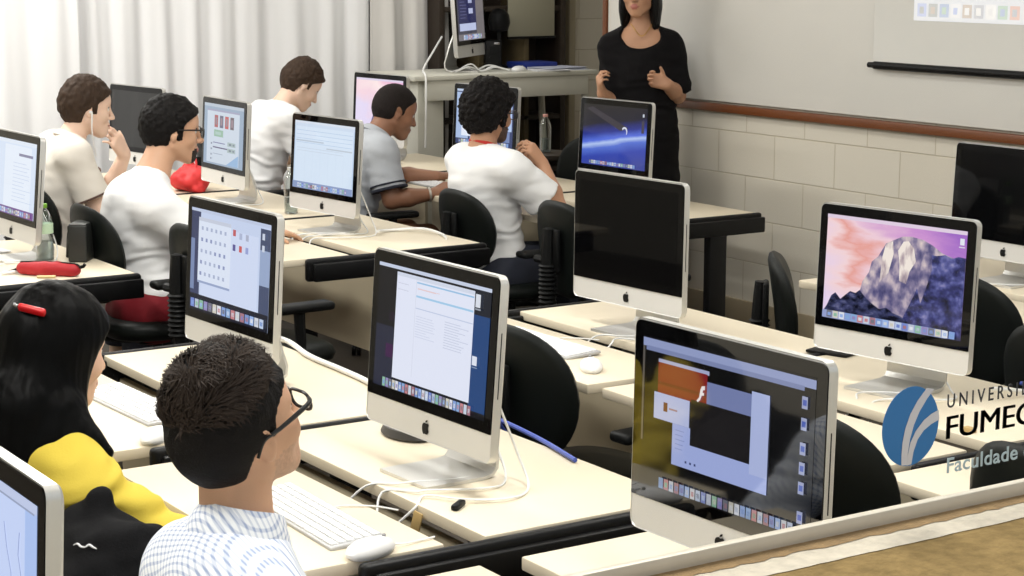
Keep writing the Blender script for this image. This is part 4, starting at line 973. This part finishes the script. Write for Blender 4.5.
class Person:
    def __init__(s, label, org, H, head, N, CC, P, sho, elb, wri, hands, kn, an, mskin, h=.0065, hs=1.0, bulk=1.0, neckr=.054, back=None, hsc=1.0):
        s.t = thing('person', label, 'person', org); s.o = V3(*org)
        s.H = V3(*H); s.R = rotm(*head); s.N = V3(*N); s.Cc = V3(*CC); s.P = V3(*P)
        s.sho = [V3(*x) for x in sho]; s.elb = [V3(*x) for x in elb]; s.wri = [V3(*x) for x in wri]; s.hs = hs; s.b = bulk
        up = nrm(s.Cc-s.P); l = s.sho[0]-s.sho[1]; l = nrm(l-up*(l@up)); f = np.cross(l, up)
        s.ax = np.stack([f, l, up], 1); s.f, s.l, s.u = f, l, up
        s.hip = [s.P+l*.09*q-up*.03 for q in (1, -1)]; s.kn = [V3(*x) for x in kn]; s.an = [V3(*x) for x in an]
        b = bulk; q = s.torso(0)
        q.append(('c', s.N-up*.02, s.H+s.R@(V3(-.022, 0, -.045)*hs), neckr*1.04, neckr*.97, .035))
        q.append(('g', head_prims(s.H, s.R, hs, neckr < .05), .015))
        for i in (0, 1):
            q.append(('c', s.sho[i], s.elb[i], .050*b, .041*b**.5, .03)); q.append(('c', s.elb[i], s.elb[i]*.6+s.wri[i]*.4, .041*b**.5, .041*b**.5, .015)); q.append(('c', s.elb[i]*.6+s.wri[i]*.4, s.wri[i], .041*b**.5, .0265, .015))
            if hands[i]: q.append(('g', hand_prims(s.wri[i], hands[i][0], hands[i][1], hands[i][2], hands[i][3], hs*hsc, **(hands[i][4] if len(hands[i]) > 4 else {})), .012))
            q.append(('c', s.hip[i], s.kn[i], .085*b, .058, .05)); q.append(('c', s.kn[i], s.an[i], .056, .038, .02)); q.append(('c', s.an[i]-V3(0, 0, .03), s.an[i]+s.f*V3(1, 1, 0)*.16-V3(0, 0, .045), .038, .028, .02))
        pts = np.array([s.H, s.N, s.P, *s.sho, *s.elb, *s.wri, *s.kn, *s.an]); lo, hi = pts.min(0)-.24, pts.max(0)+.24
        lo[2] = max(lo[2], -.01)
        s.lo, s.hi = lo, hi
        def mf(c):
            L = (c-s.H)@s.R/hs; k = np.zeros(len(c), int)
            lips = (L[:, 0] > .085) & (np.abs(L[:, 1]) < .023-1.1*np.abs(L[:, 2]+.068)) & (np.abs(L[:, 2]+.0685) < .0125)
            k[lips] = 1
            if s.beard is not None:
                bd = (L[:, 0] > s.beard[0]) & (L[:, 2] < s.beard[1]-.35*np.maximum(0, L[:, 0]-.05)*(np.abs(L[:, 1]) > .028)) & (L[:, 2] > -.125) & ~lips & (np.linalg.norm(c-s.H, axis=1) < .17*hs)
                k[bd] = 2
            return k
        s.beard = back
        s.sk = mskin; s.body_pr = q; s.mf = mf; s.h = h
    def body(s):
        s.bd = sdf_obj('body', s.body_pr, s.lo, s.hi, s.h, s.sk, s.t, 1, None, s.mf, s.o)
        return s
    def torso(s, e, hem=None):
        b = s.b; up, l, f = s.u, s.l, s.f
        q = [('e', s.P, V3(.118*b+e, .162*b+e, .125+e), s.ax, 0), ('e', s.P*.55+s.Cc*.45, V3(.104*b+e, .138*b+e, .16), s.ax, .06), ('e', s.Cc, V3(.112*b+e, .155*b+e, .175+e), s.ax, .06)]
        for i in (0, 1):
            sg = 1-2*i
            q.append(('c', s.Cc+up*.09+l*.07*sg, s.sho[i], .078*b+e, .056*b+e, .05))
            q.append(('c', s.N-up*.03, s.N*.25+s.sho[i]*.75, .048+e*.6, .044+e, .04))
        return q
    def Hp(s, x, y, z): return s.H+s.R@(V3(x, y, z)*s.hs)
    def shirt(s, m, e=.014, sleeve=.62, cuff=.016, name='shirt', hem=.07, neck=.068, wr=.006, long=False, seed=0., v_neck=0, h=None, mf=None, extra=()):
        q = s.torso(e)
        q += list(extra)
        for i in (0, 1):
            a, c, w_ = s.sho[i], s.elb[i], s.wri[i]; b = s.b
            if long:
                end = c*(1-sleeve)+w_*sleeve
                q.append(('c', a, c, .052*b+e, .042*b+e+.004, .03)); q.append(('cc', c, end, .044*b+e+.004, .034+e*.8, .02))
            else:
                q.append(('cc', a, a*(1-sleeve)+c*sleeve, .053*b+e, .048*b+e+cuff, .035))
        q.append(('cut', s.P-s.u*hem, -s.u))
        d = nrm(s.H-s.N)
        q.append(('-c', s.N+d*.012+s.f*(.012+max(v_neck, 0)*.4), s.N+d*.14+s.f*.01, neck, neck+.02, .006))
        if v_neck < 0: q.append(('-e', s.N+s.f*.075-s.u*.02, V3(.07, .105, .085), s.ax, .01))
        elif v_neck: q.append(('-c', s.N+s.f*.09-s.u*v_neck, s.N+s.f*.10+d*.06, .03, .075, .02))
        lat = s.l
        def dsp(v):
            rel = v-s.P; a = np.stack([rel@s.f, rel@s.l, rel@s.u], 1)
            n1 = nz3(a, (7, 5, 15), seed); n2 = nz3(a, (16, 10, 30), seed+5)
            band = np.exp(-((a[:, 2]-.14)/.14)**2)
            return wr*(.8*n1+.5*n2)+wr*.9*band*np.sin(a[:, 2]*85+6*n1+8*a[:, 0])*.6
        return sdf_obj(name, q, s.lo, s.hi, h or s.h*1.05, m, s.t, 1, dsp, mf, s.o)
    def pants(s, m, name='trousers', e=.012, short=False):
        q = [('e', s.P-s.u*.02, V3(.122*s.b+e, .168*s.b+e, .13+e), s.ax, 0)]
        for i in (0, 1):
            k = s.kn[i]
            if short: q.append(('cc', s.hip[i], s.hip[i]*.2+k*.8, .088*s.b+e, .075+e, .05))
            else:
                q.append(('c', s.hip[i], k, .087*s.b+e, .062+e, .05)); q.append(('cc', k, k*.1+s.an[i]*.9, .060+e, .048+e, .02))
        q.append(('cut', s.P+s.u*.065, s.u))
        return sdf_obj(name, q, s.lo, s.hi, .009, m, s.t, 1, lambda v: .005*nz3(v, 16), None, s.o)
    def shoes(s, m):
        for i in (0, 1):
            a = s.an[i]; f = nrm(s.f*V3(1, 1, 0)); q = [('c', a-V3(0, 0, .035), a+f*.17-V3(0, 0, .05), .046, .036, .02), ('cut', V3(0, 0, .004), V3(0, 0, -1))]
            sdf_obj('shoe', q, np.minimum(a, a+f*.2)-.09, np.maximum(a, a+f*.2)+.09, .01, m, s.t, 1, None, None, s.o)
    def hair(s, prims, m, disp=None, h=.004, lo=(-.2, -.16, -.16), hi=(.17, .16, .2), name='hair'):
        o = sdf_obj(name, prims, lo, hi, h, m, s.t, 1, disp)
        M = Matrix.Identity(4)
        for i in range(3):
            for j in range(3): M[i][j] = s.R[i, j]*s.hs
            M[i][3] = (s.H-s.o)[i]
        o.matrix_local = M; return o
    def place(s, o):
        M = Matrix.Identity(4)
        for i in range(3):
            for j in range(3): M[i][j] = s.R[i, j]*s.hs
            M[i][3] = (s.H-s.o)[i]
        o.matrix_local = M; return o
    def eyes(s, brow=(30, 22, 18), closed=False):
        Mw = mat('eye_white', (226, 220, 214), rough=.2); Mi = mat('eye_dark', (34, 24, 20), rough=.15)
        for y in (-1, 1):
            b = bmesh.new(); bmesh.ops.create_uvsphere(b, u_segments=16, v_segments=10, radius=.0118)
            bmesh.ops.transform(b, matrix=Matrix.Translation((.0775, y*.031, .003)), verts=b.verts)
            mb = MB(); b.verts.index_update(); vs = [v.co[:] for v in b.verts]; fs = [[v.index for v in f.verts] for f in b.faces]; b.free()
            dark = [f for f in fs if sum(vs[i][0] for i in f)/len(f) > .0868]; lt = [f for f in fs if f not in dark]
            mb.add(vs, lt, Mw); mb.add(vs, dark, Mi); s.place(mb.build('eye', s.t, 0))
            s.place(MB().tube([(.086, y*.012, .020), (.085, y*.030, .0265), (.072, y*.049, .022)], [.0032, .0042, .002], mat('brow_%d' % brow[0], brow, rough=.7), 8, sub=4).build('eyebrow', s.t))
            s.place(MB().tube([(.0865, y*.018, .0095), (.0885, y*.031, .0125), (.081, y*.045, .008)], .0016, mat('lash_dark', (20, 16, 14), rough=.6), 6, sub=4).build('eyelid', s.t))
    def glasses(s, col=(18, 18, 20), w=.052, hh=.036, r=.0022):
        m = mat('frame_%d' % col[0], col, rough=.3); mb = MB()
        for y in (-1, 1):
            ring = [(.110-.10*abs(b_+y*.034)*.12, b_+y*.034, c_-.002) for b_, c_ in rrect(w, hh, .013, 4)]
            mb.tube(ring+[ring[0]], r, m, 8, cap=False)
            mb.tube([(.107, y*.060, .008), (.09, y*.076, .010), (.02, y*.084, .008), (-.012, y*.083, .006), (-.03, y*.080, -.016)], [r*1.3, r*1.5, r*1.1, r], m, 8, sub=4)
        mb.tube([(.111, -.010, .004), (.115, 0, .007), (.111, .010, .004)], r, m, 8, sub=3)
        return s.place(mb.build('glasses', s.t))
M_LIP = mat('lip_skin', (166, 100, 88), rough=.4); M_LIPD = mat('lip_skin_dark', (120, 70, 58), rough=.4); M_STUB = mat('stubble_skin', (122, 92, 74), rough=.6, var=(200, .25)); M_BRD = mat('short_beard', (34, 26, 22), rough=.8, bump=(300, .8))
M_SK1 = skin('skin_light', (222, 182, 156)); M_SK2 = skin('skin_tan', (188, 142, 112)); M_SK3 = skin('skin_brown', (142, 100, 76)); M_SK4 = skin('skin_fair', (228, 194, 172)); M_SK5 = skin('skin_olive', (208, 164, 134))
def hairm(name, col, rough=.42, sc=(60, 60, 8), st=.6, spec=.16): return mat(name, col, rough=rough, spec=spec, bump=(6, st, sc), var=(40, .2))
M_HBLK = hairm('hair_black', (8, 7, 7), .4); M_HBRN = hairm('hair_dark_brown', (58, 44, 34), .6); M_HDK = hairm('hair_near_black', (14, 11, 10), .6, (50, 50, 50)); M_HCURL = hairm('hair_curly', (14, 10, 9), .6, (50, 50, 50), 1)
M_TEE = mat('white_cotton', (236, 236, 236), rough=.85, spec=.15, bump=(400, .15)); M_TEE2 = mat('offwhite_cotton', (226, 220, 210), rough=.85, spec=.15, bump=(400, .15))
M_POLO = mat('grey_polo_pique', (176, 180, 186), rough=.85, spec=.15, bump=(400, .25)); M_NAVY = mat('navy_knit', (26, 30, 44), rough=.85)
M_JEAN = mat('dark_denim', (38, 42, 56), rough=.8, bump=(300, .2)); M_REDP = mat('dark_red_cotton', (132, 14, 30), rough=.8, bump=(200, .2)); M_SHOE = mat('dark_shoe', (24, 24, 26), rough=.5)
def legs(P, dx=.42, w=.10, yaw=0):
    P = V3(*P); c, s_ = math.cos(math.radians(yaw)), math.sin(math.radians(yaw)); f = V3(c, s_, 0); l = V3(-s_, c, 0)
    kn = [P+f*dx+l*w*q for q in (1, -1)]; kn = [V3(k[0], k[1], .50) for k in kn]
    an = [V3(k[0], k[1], .09)-f*.05 for k in kn]; return kn, an
def band(pers, i, t_, m, r, wd, name):
    """ring of cloth round the upper arm at fraction t_"""
    a, c = pers.sho[i], pers.elb[i]; d = nrm(c-a); p = a*(1-t_)+c*t_-pers.o
    return MB().tube([p-d*wd, p-d*wd*.3, p+d*wd*.3, p+d*wd], [r*.995, r*1.005, r*1.01, r], m, 24).build(name, pers.t)

# --- man with earphones (hand at the chin)
P = (2.66, 7.72, .56); kn, an = legs(P)
E1 = Person('man with white earphones and a hand at his chin, in an off-white polo shirt', (2.66, 7.72, 0), (2.890, 7.72, 1.185), (-8, 6, 0), (2.81, 7.72, 1.055), (2.76, 7.72, .89), P,
  [(2.80, 7.90, 1.005), (2.76, 7.535, 1.005)], [(3.03, 7.90, .765), (2.86, 7.49, .735)], [(3.10, 7.84, .965), (3.08, 7.56, .765)],
  [((-.55, -.30, .75), (-.5, .85, 0), 1, .8, dict(per=[.55, .7, .85, 1.0])), ((1, .1, -.05), (0, 0, -1), 1, .4)], kn, an, [M_SK4, M_LIP, M_STUB], .0065).body()
E1.shirt(M_TEE2, sleeve=.66, neck=.062, seed=1)
E1.hair(hair_cap(.011, top=.012, side=(.018, .012, -.02)), M_HBRN, lambda v: .004*nz3(v, 45)+.003*nz3(v, (90, 90, 30)))
E1.eyes(); E1.pants(M_JEAN); E1.shoes(M_SHOE)
for i in (0, 1): band(E1, i, .63, mat('brown_trim', (86, 62, 52), rough=.8), .081, .004, 'sleeve_trim')
E1.place(MB().tube([(-.002, -.083, -.012), (.0, -.088, -.012), (.002, -.092, -.016), (.006, -.086, -.04), (.012, -.075, -.09), (.03, -.05, -.15), (.05, -.02, -.2)], [.007, .006, .004, .0028, .0026, .0024], M_WHITEP, 8, sub=5).build('earphones', E1.t))
# --- man with glasses and goatee, white T-shirt, dark red shorts
P = (2.72, 6.70, .535); kn, an = legs(P)
E2 = Person('man with black glasses and a goatee in a white T-shirt, dark red shorts', (2.72, 6.70, 0), (2.855, 6.74, 1.168), (-12, 4, 0), (2.765, 6.73, 1.025), (2.71, 6.72, .82), P,
  [(2.76, 6.90, .915), (2.695, 6.545, .905)], [(2.98, 6.98, .75), (2.90, 6.47, .745)], [(3.16, 6.88, .77), (3.16, 6.60, .775)],
  [((1, -.1, -.05), (0, 0, -1), -1, .35), ((1, .05, -.12), (0, 0, -1), 1, .35)], kn, an, [M_SK5, M_LIP, M_BRD], .0065, 1.02, 1.15, .058, (.074, -.062)).body()
E2.shirt(M_TEE, e=.016, sleeve=.75, neck=.068, wr=.007, seed=2, hem=.09)
E2.hair(hair_cap(.010, top=.006, back=(-.016, -.092), side=(.018, .013, -.045)), M_HDK, lambda v: .005*nz3(v, 50)+.003*nz3(v, 100))
E2.eyes((20, 16, 14)); E2.glasses(); E2.pants(M_REDP, 'shorts', .014, True); E2.shoes(M_SHOE)
# --- man looking down, white T-shirt
P = (4.19, 8.88, .55); kn, an = legs(P)
E3 = Person('man in a white T-shirt bending his head down, sitting by the curtain', (4.19, 8.88, 0), (4.475, 8.86, 1.165), (-6, 34, 0), (4.36, 8.87, 1.055), (4.28, 8.87, .88), P,
  [(4.35, 9.06, .995), (4.30, 8.68, .995)], [(4.50, 9.10, .76), (4.42, 8.62, .75)], [(4.66, 8.96, .765), (4.62, 8.76, .765)],
  [((1, -.2, 0), (0, 0, -1), -1, .5), ((1, .2, 0), (0, 0, -1), 1, .5)], kn, an, [M_SK4, M_LIP, M_STUB], .0068).body()
E3.shirt(M_TEE, e=.018, sleeve=.8, wr=.010, seed=3)
E3.hair(hair_cap(.010, top=.014, side=(.016, .011, -.015)), M_HBRN, lambda v: .005*nz3(v, 45)+.003*nz3(v, 90))
E3.eyes(); E3.pants(M_JEAN); E3.shoes(M_SHOE)
mk = mat('pale_blue_print', (126, 150, 196), rough=.8)
# --- man in a grey polo shirt leaning forward
P = (4.16, 7.86, .53); kn, an = legs(P)
E4 = Person('man in a grey polo shirt with dark sleeve stripes leaning over the desk', (4.16, 7.86, 0), (4.455, 7.85, 1.095), (-10, 18, 0), (4.345, 7.85, .985), (4.26, 7.855, .82), P,
  [(4.34, 8.045, .935), (4.265, 7.645, .93)], [(4.56, 8.08, .76), (4.285, 7.585, .715)], [(4.72, 7.92, .765), (4.475, 7.53, .735)],
  [((1, -.2, 0), (0, 0, -1), -1, .4), ((.75, -.1, .35), (.1, .3, -1), 1, .6)], kn, an, [M_SK3, M_LIPD, M_STUB], .0065, 1.0, 1.08, .058).body()
E4.shirt(M_POLO, e=.016, sleeve=.78, neck=.064, wr=.007, seed=4)
E4.hair(hair_cap(.0045, top=.003, A=((.078, .078), (.0, .006)), side=(.014, .010, -.012)), hairm('hair_buzzed', (30, 24, 22), .7, (80, 80, 80)), lambda v: .0012*nz3(v, 150))
E4.eyes((26, 20, 18)); E4.pants(M_JEAN); E4.shoes(M_SHOE)
for i in (0, 1): band(E4, i, .775, M_NAVY, .0875, .006, 'sleeve_stripe'); band(E4, i, .68, M_NAVY, .0855, .004, 'sleeve_stripe')
wv = E4.wri[1]*.9+E4.elb[1]*.1-E4.o; dv = nrm(E4.wri[1]-E4.elb[1])
MB().tube([wv-dv*.005, wv+dv*.005], .034, mat('bracelet_silver', (196, 190, 180), rough=.3, metal=.6), 20).build('bracelet', E4.t)
# --- man with the red collar, white T-shirt, seen from behind
P = (4.36, 6.84, .52); kn, an = legs(P, .42, .10, -8)
E5 = Person('man with curly dark hair in a white T-shirt with a red collar, seen from behind', (4.36, 6.84, 0), (4.35, 6.855, 1.158), (6, 4, 0), (4.315, 6.855, 1.012), (4.33, 6.855, .83), P,
  [(4.345, 7.045, .935), (4.335, 6.655, .935)], [(4.56, 7.10, .755), (4.535, 6.60, .755)], [(4.60, 6.90, .92), (4.525, 6.70, .945)],
  [((-.45, -.35, .8), (-.8, -.3, -.1), -1, 1.2), ((-.5, .2, .75), (-.5, .8, -.2), 1, 1.15, dict(per=[.95, 1.1, 1.25, 1.3]))], kn, an, [M_SK2, M_LIPD, mat('dark_stubble', (84, 64, 52), rough=.7, var=(200, .3))], .0065, 1.0, 1.1, .056, (.022, -.048)).body()
E5.shirt(M_TEE, e=.018, sleeve=.70, wr=.0075, seed=5, hem=.13, neck=.066)
E5.hair(hair_cap(.026, top=.014, A=((.092, .066), (.012, -.002)), back=(-.006, -.082), side=(.018, .013, -.045)), M_HCURL, lambda v: .010*nz3(v, 42)+.006*nz3(v, 80, 3))
E5.eyes((20, 16, 14)); E5.glasses(); E5.pants(M_JEAN); E5.shoes(M_SHOE)
def collar(pers, m, r, hgt, flare, tilt_f=.0, name='collar', drop=.0, gap=.35, th=.004, z0=.0, n=48, off=0, taper=1.0, tilt=0):
    d = nrm(pers.H-pers.N); d = nrm(d*.6+pers.u*.4+pers.f*tilt); l = nrm(pers.l-d*(pers.l@d)); f = np.cross(l, d); c0 = pers.N-pers.o+f*off+d*z0
    rings = []
    for k in range(n+1):
        a = gap+(2*math.pi-2*gap)*k/n; e = f*math.cos(a)+l*math.sin(a)*1.06; pt = max(0, math.cos(a))**3*drop
        top = c0+e*r*taper+d*(hgt-.25*pt); bot = c0+e*(r+flare)-d*pt+f*max(0, math.cos(a))*pt*.3
        mid = c0+e*(r*taper*.5+.5*(r+flare)+.003)+d*(hgt*.55-.5*pt)
        inn = c0+e*(r*taper-th)+d*(hgt-.002-.25*pt); ib = c0+e*(r-th)-d*.004
        rings.append([inn, top, mid, bot, bot-e*th-d*.001, ib])
    return MB().loft(rings, m, True, True, True).build(name, pers.t, 50)
collar(E5, mat('red_rib', (186, 44, 36), rough=.8), .063, .015, .006, gap=.01, off=.008, z0=.016, tilt=.25)
collar(E1, M_TEE2, .060, .026, .020, gap=.25, off=.004); collar(E4, M_POLO, .062, .034, .028, gap=.3, off=.004, drop=.02)
pass
# --- woman in yellow, long black hair
P = (1.29, 3.55, .55); kn, an = legs(P, .42, .09)
M_YEL = mat('yellow_blouse_cotton', (214, 190, 74), rough=.75, spec=.2, bump=(220, .15))
E6 = Person('woman with long black hair and a red hair clip, wearing a yellow blouse', (1.29, 3.55, 0), (1.252, 3.565, 1.058), (14, 8, 0), (1.21, 3.55, .905), (1.235, 3.55, .765), P,
  [(1.24, 3.71, .835), (1.225, 3.39, .830)], [(1.36, 3.80, .64), (1.40, 3.28, .69)], [(1.43, 3.70, .63), (1.45, 3.33, .60)],
  [((1, .1, -.05), (0, 0, -1), -1, .35), ((1, .0, -.08), (0, 0, -1), 1, .35)], kn, an, [M_SK1, M_LIP, M_STUB], .0055, .98, .94, .046).body()
E6.shirt(M_YEL, e=.016, sleeve=.82, long=True, wr=.014, seed=6, neck=.060, h=.0052)
E6.eyes()
def long_hair():
    cap = hair_cap(.016, top=.004, A=((.086, .064), (.028, -.03)), back=(.03, -.2))
    base = [cap[0]]
    q = [('g', cap, 0), ('e', V3(-.060, 0, -.10), V3(.062, .088, .17), None, .04), ('e', V3(-.030, -.070, -.10), V3(.058, .026, .17), rotm(0, 12), .02), ('e', V3(-.030, .070, -.10), V3(.058, .026, .17), rotm(0, 12), .02),
         ('c', V3(-.080, -.02, -.12), V3(-.125, -.02, -.33), .095, .075, .05), ('c', V3(-.03, -.075, -.16), V3(.045, -.10, -.262), .036, .012, .03), ('c', V3(-.05, -.06, -.18), V3(-.01, -.125, -.285), .045, .012, .03),
         ('c', V3(.0, -.072, -.10), V3(.03, -.072, -.20), .022, .012, .02), ('c', V3(-.03, -.09, -.12), V3(.025, -.165, -.180), .045, .014, .03), ('c', V3(-.05, -.10, -.17), V3(-.02, -.18, -.225), .05, .02, .03), ('c', V3(-.07, -.08, -.2), V3(-.08, -.17, -.29), .05, .022, .03)]
    return q
def strand(v): return .003*nz3(v, (40, 40, 3))+.0012*nz3(v, (110, 110, 6), 2)
E6.hair(long_hair(), hairm('hair_long_black', (3, 3, 3), .42, (120, 120, 5), .12, .07), strand, .0042, (-.25, -.23, -.44), (.16, .17, .17))
mb = MB(); mb.box((0, 0, 0), (.056, .012, .016), mat('red_clip_plastic', (200, 24, 30), rough=.25), .005, 3); mb.tube([(-.03, 0, 0), (-.038, 0, .002)], .004, M_STEEL, 8)
hc = mb.build('hair_clip', E6.t); hc.location = tuple(E6.Hp(-.098, -.055, .088)-E6.o); hc.rotation_euler = (.5, .2, -.75)
E6.pants(M_JEAN); E6.shoes(M_SHOE)
MB().tube([tuple(E6.Hp(.02, -.05, -.125)-E6.o), tuple(E6.Hp(.055, -.05, -.155)-E6.o), tuple(E6.Hp(.07, -.03, -.19)-E6.o)], .004, M_BLACK, 8, sub=4).build('necklace', E6.t)
# --- man in the checked shirt, nearest
P = (1.31, 2.66, .55); kn, an = legs(P)
def check_mat():
    m = bpy.data.materials.new('blue_white_check'); m.use_nodes = True; nt = m.node_tree; N_ = nt.nodes; L = nt.links
    b = N_['Principled BSDF']; b.inputs['Roughness'].default_value = .8; b.inputs['Specular IOR Level'].default_value = .2
    tc = N_.new('ShaderNodeTexCoord'); fac = None
    
    for ax in ((1, .18, .1), (.12, -.55, .82)):
        dt = N_.new('ShaderNodeVectorMath'); dt.operation = 'DOT_PRODUCT'; dt.inputs[1].default_value = tuple(2*math.pi/.0095*q for q in ax); L.new(tc.outputs['Object'], dt.inputs[0])
        sn = N_.new('ShaderNodeMath'); sn.operation = 'SINE'; L.new(dt.outputs['Value'], sn.inputs[0])
        rp = N_.new('ShaderNodeMapRange'); rp.inputs[1].default_value = .1; rp.inputs[2].default_value = .6; L.new(sn.outputs[0], rp.inputs[0])
        if fac is None: fac = rp.outputs[0]
        else:
            ad = N_.new('ShaderNodeMath'); ad.operation = 'ADD'; L.new(fac, ad.inputs[0]); L.new(rp.outputs[0], ad.inputs[1]); fac = ad.outputs[0]
    r = N_.new('ShaderNodeValToRGB'); L.new(fac, r.inputs[0]); e = r.color_ramp.elements
    dv_ = N_.new('ShaderNodeMath'); dv_.operation = 'DIVIDE'; L.new(fac, dv_.inputs[0]); dv_.inputs[1].default_value = 2; L.new(dv_.outputs[0], r.inputs[0])
    e[0].position = .1; e[0].color = (*rgb(238, 241, 246), 1); e[1].position = 1; e[1].color = (*rgb(158, 172, 202), 1)
    L.new(r.outputs[0], b.inputs['Base Color']); return m
M_CHECK = check_mat()
E7 = Person('man with short tufted dark hair and black glasses in a blue and white checked shirt', (1.31, 2.66, 0), (1.240, 2.70, 1.086), (13, -21, 4), (1.220, 2.68, .912), (1.225, 2.675, .755), P,
  [(1.23, 2.885, .805), (1.205, 2.475, .805)], [(1.36, 2.95, .64), (1.34, 2.40, .62)], [(1.50, 2.86, .62), (1.48, 2.52, .60)],
  [((1, -.1, -.05), (0, 0, -1), -1, .35), ((1, .1, -.05), (0, 0, -1), 1, .35)], kn, an, [M_SK5, M_LIP, mat('shaven_jaw_skin', (192, 153, 127), rough=.5, var=(160, .14))], .005, 1.0, 1.02, .058, (.0, -.045)).body()
E7.shirt(M_CHECK, e=.016, sleeve=.9, long=True, wr=.006, seed=7, neck=.068, h=.005)
collar(E7, M_CHECK, .065, .050, .022, gap=.25, drop=.05, off=.010, th=.006, z0=.006, tilt=.38)
E7.eyes((20, 16, 14)); E7.glasses((14, 14, 16), .047, .033, .0028)
E7.hair(hair_cap(.008, top=.020, A=((.088, .074), (.004, .016)), back=(-.042, -.068), side=(.014, .007, -.004)), M_HDK, lambda v: (.006*nz3(v, 30)+.004*nz3(v, 70))*np.clip((v[:, 2]+.0)/.08, .12, 1.5), .0035)
def tufts(pers, m, n, seed):
    r = random.Random(seed); mb = MB(); vs = []; fs = []
    for _ in range(n):
        a = r.uniform(0, 2*math.pi); el = math.asin(r.uniform(.22, 1))
        dx = V3(math.cos(a)*math.cos(el), math.sin(a)*math.cos(el), math.sin(el))
        if dx[0]*.62-dx[2]*.78 > .02: continue
        p = V3(-.012, 0, .046)+dx*V3(.101, .079, .092); nn = nrm(dx/V3(.101, .079, .092))
        q = Vector(p*24); fl = V3(mnoise.noise(q), mnoise.noise(q+Vector((7, 3, 1))), mnoise.noise(q+Vector((1, 9, 5))))*1.6+V3(.35, 0, .25)+V3(r.gauss(0, .22), r.gauss(0, .22), r.gauss(0, .22))
        tn = nrm(fl-nn*(fl@nn)); ln = r.uniform(.016, .032)*(.5+.6*max(0, dx[2])); w_ = .0013
        q1 = p+nn*ln*.38+tn*ln*.35; q2 = p+nn*ln*.55+tn*ln*.75; q3 = p+nn*ln*.55+tn*ln*1.1; sd = np.cross(nn, tn)*w_; p0 = p-nn*.006
        o = len(vs); vs += [p0-sd, p0+sd, q1+sd, q1-sd, q2+sd*.7, q2-sd*.7, q3]; fs += [(o, o+1, o+2, o+3), (o+3, o+2, o+4, o+5), (o+5, o+4, o+6)]
    mb.add(vs, fs, m); return pers.place(mb.build('hair_tufts', pers.t, 0))
tufts(E7, hairm('hair_tuft_brown', (50, 41, 35), .55, (50, 50, 50), .1), 6500, 3)
E7.pants(M_JEAN); E7.shoes(M_SHOE)
# --- standing woman in black
M_DRESS = mat('black_jersey', (13, 11, 13), rough=.85, spec=.15, bump=(200, .15))
P = (5.44, 7.22, .98)
E8 = Person('standing woman in a loose black dress speaking with raised hands before the whiteboard', (5.44, 7.22, 0), (5.40, 7.20, 1.662), (-140, 2, 0), (5.43, 7.22, 1.50), (5.435, 7.22, 1.31), P,
  [(5.545, 7.145, 1.395), (5.325, 7.305, 1.395)], [(5.565, 7.11, 1.175), (5.315, 7.265, 1.13)], [(5.435, 7.02, 1.235), (5.205, 7.215, 1.19)],
  [((-.85, .35, .3), (-.3, -.8, .2), -1, 1.25), ((-.35, -.2, .65), (.7, -.3, 0), -1, 1.3)], [(5.49, 7.12, .50), (5.37, 7.20, .50)], [(5.50, 7.14, .09), (5.38, 7.22, .09)], [M_SK2, M_LIP, M_STUB], .006, 1.0, .86, .048, None, .88).body()
f8 = nrm(E8.f)
ex = [('c', E8.Cc-E8.u*.05, V3(5.44, 7.22, .42), .13, .23, .08), ('c', E8.sho[0], E8.elb[0]+V3(0.0, 0, .05), .040, .052, .03), ('c', E8.sho[1], E8.elb[1]+V3(0, 0, .05), .040, .046, .03)]
E8.shirt(M_DRESS, e=.016, sleeve=.95, wr=.008, seed=8, name='dress', hem=.50, neck=.085, v_neck=-1, extra=ex)
def bob():
    cap = hair_cap(.017, top=.004, A=((.084, .066), (.036, -.02)), back=(.034, -.15))
    return [('g', cap, 0), ('e', V3(-.02, -.074, -.075), V3(.056, .026, .11), None, .02), ('e', V3(-.02, .074, -.075), V3(.056, .026, .11), None, .02), ('e', V3(-.07, 0, -.07), V3(.05, .085, .11), None, .03)]
E8.hair(bob(), M_HBLK, lambda v: .004*nz3(v, (50, 50, 6))+.002*nz3(v, (100, 100, 10)), .0045, (-.2, -.17, -.24), (.16, .17, .17))
E8.eyes(); E8.shoes(M_SHOE)
MB().tube([tuple(E8.N-E8.o+E8.f*.055+E8.l*.05+E8.u*.01), tuple(E8.N-E8.o+E8.f*.088-E8.u*.045), tuple(E8.N-E8.o+E8.f*.055-E8.l*.05+E8.u*.01)], .002, mat('thin_gold', (190, 150, 80), rough=.3, metal=.8), 6, sub=6).build('necklace', E8.t)
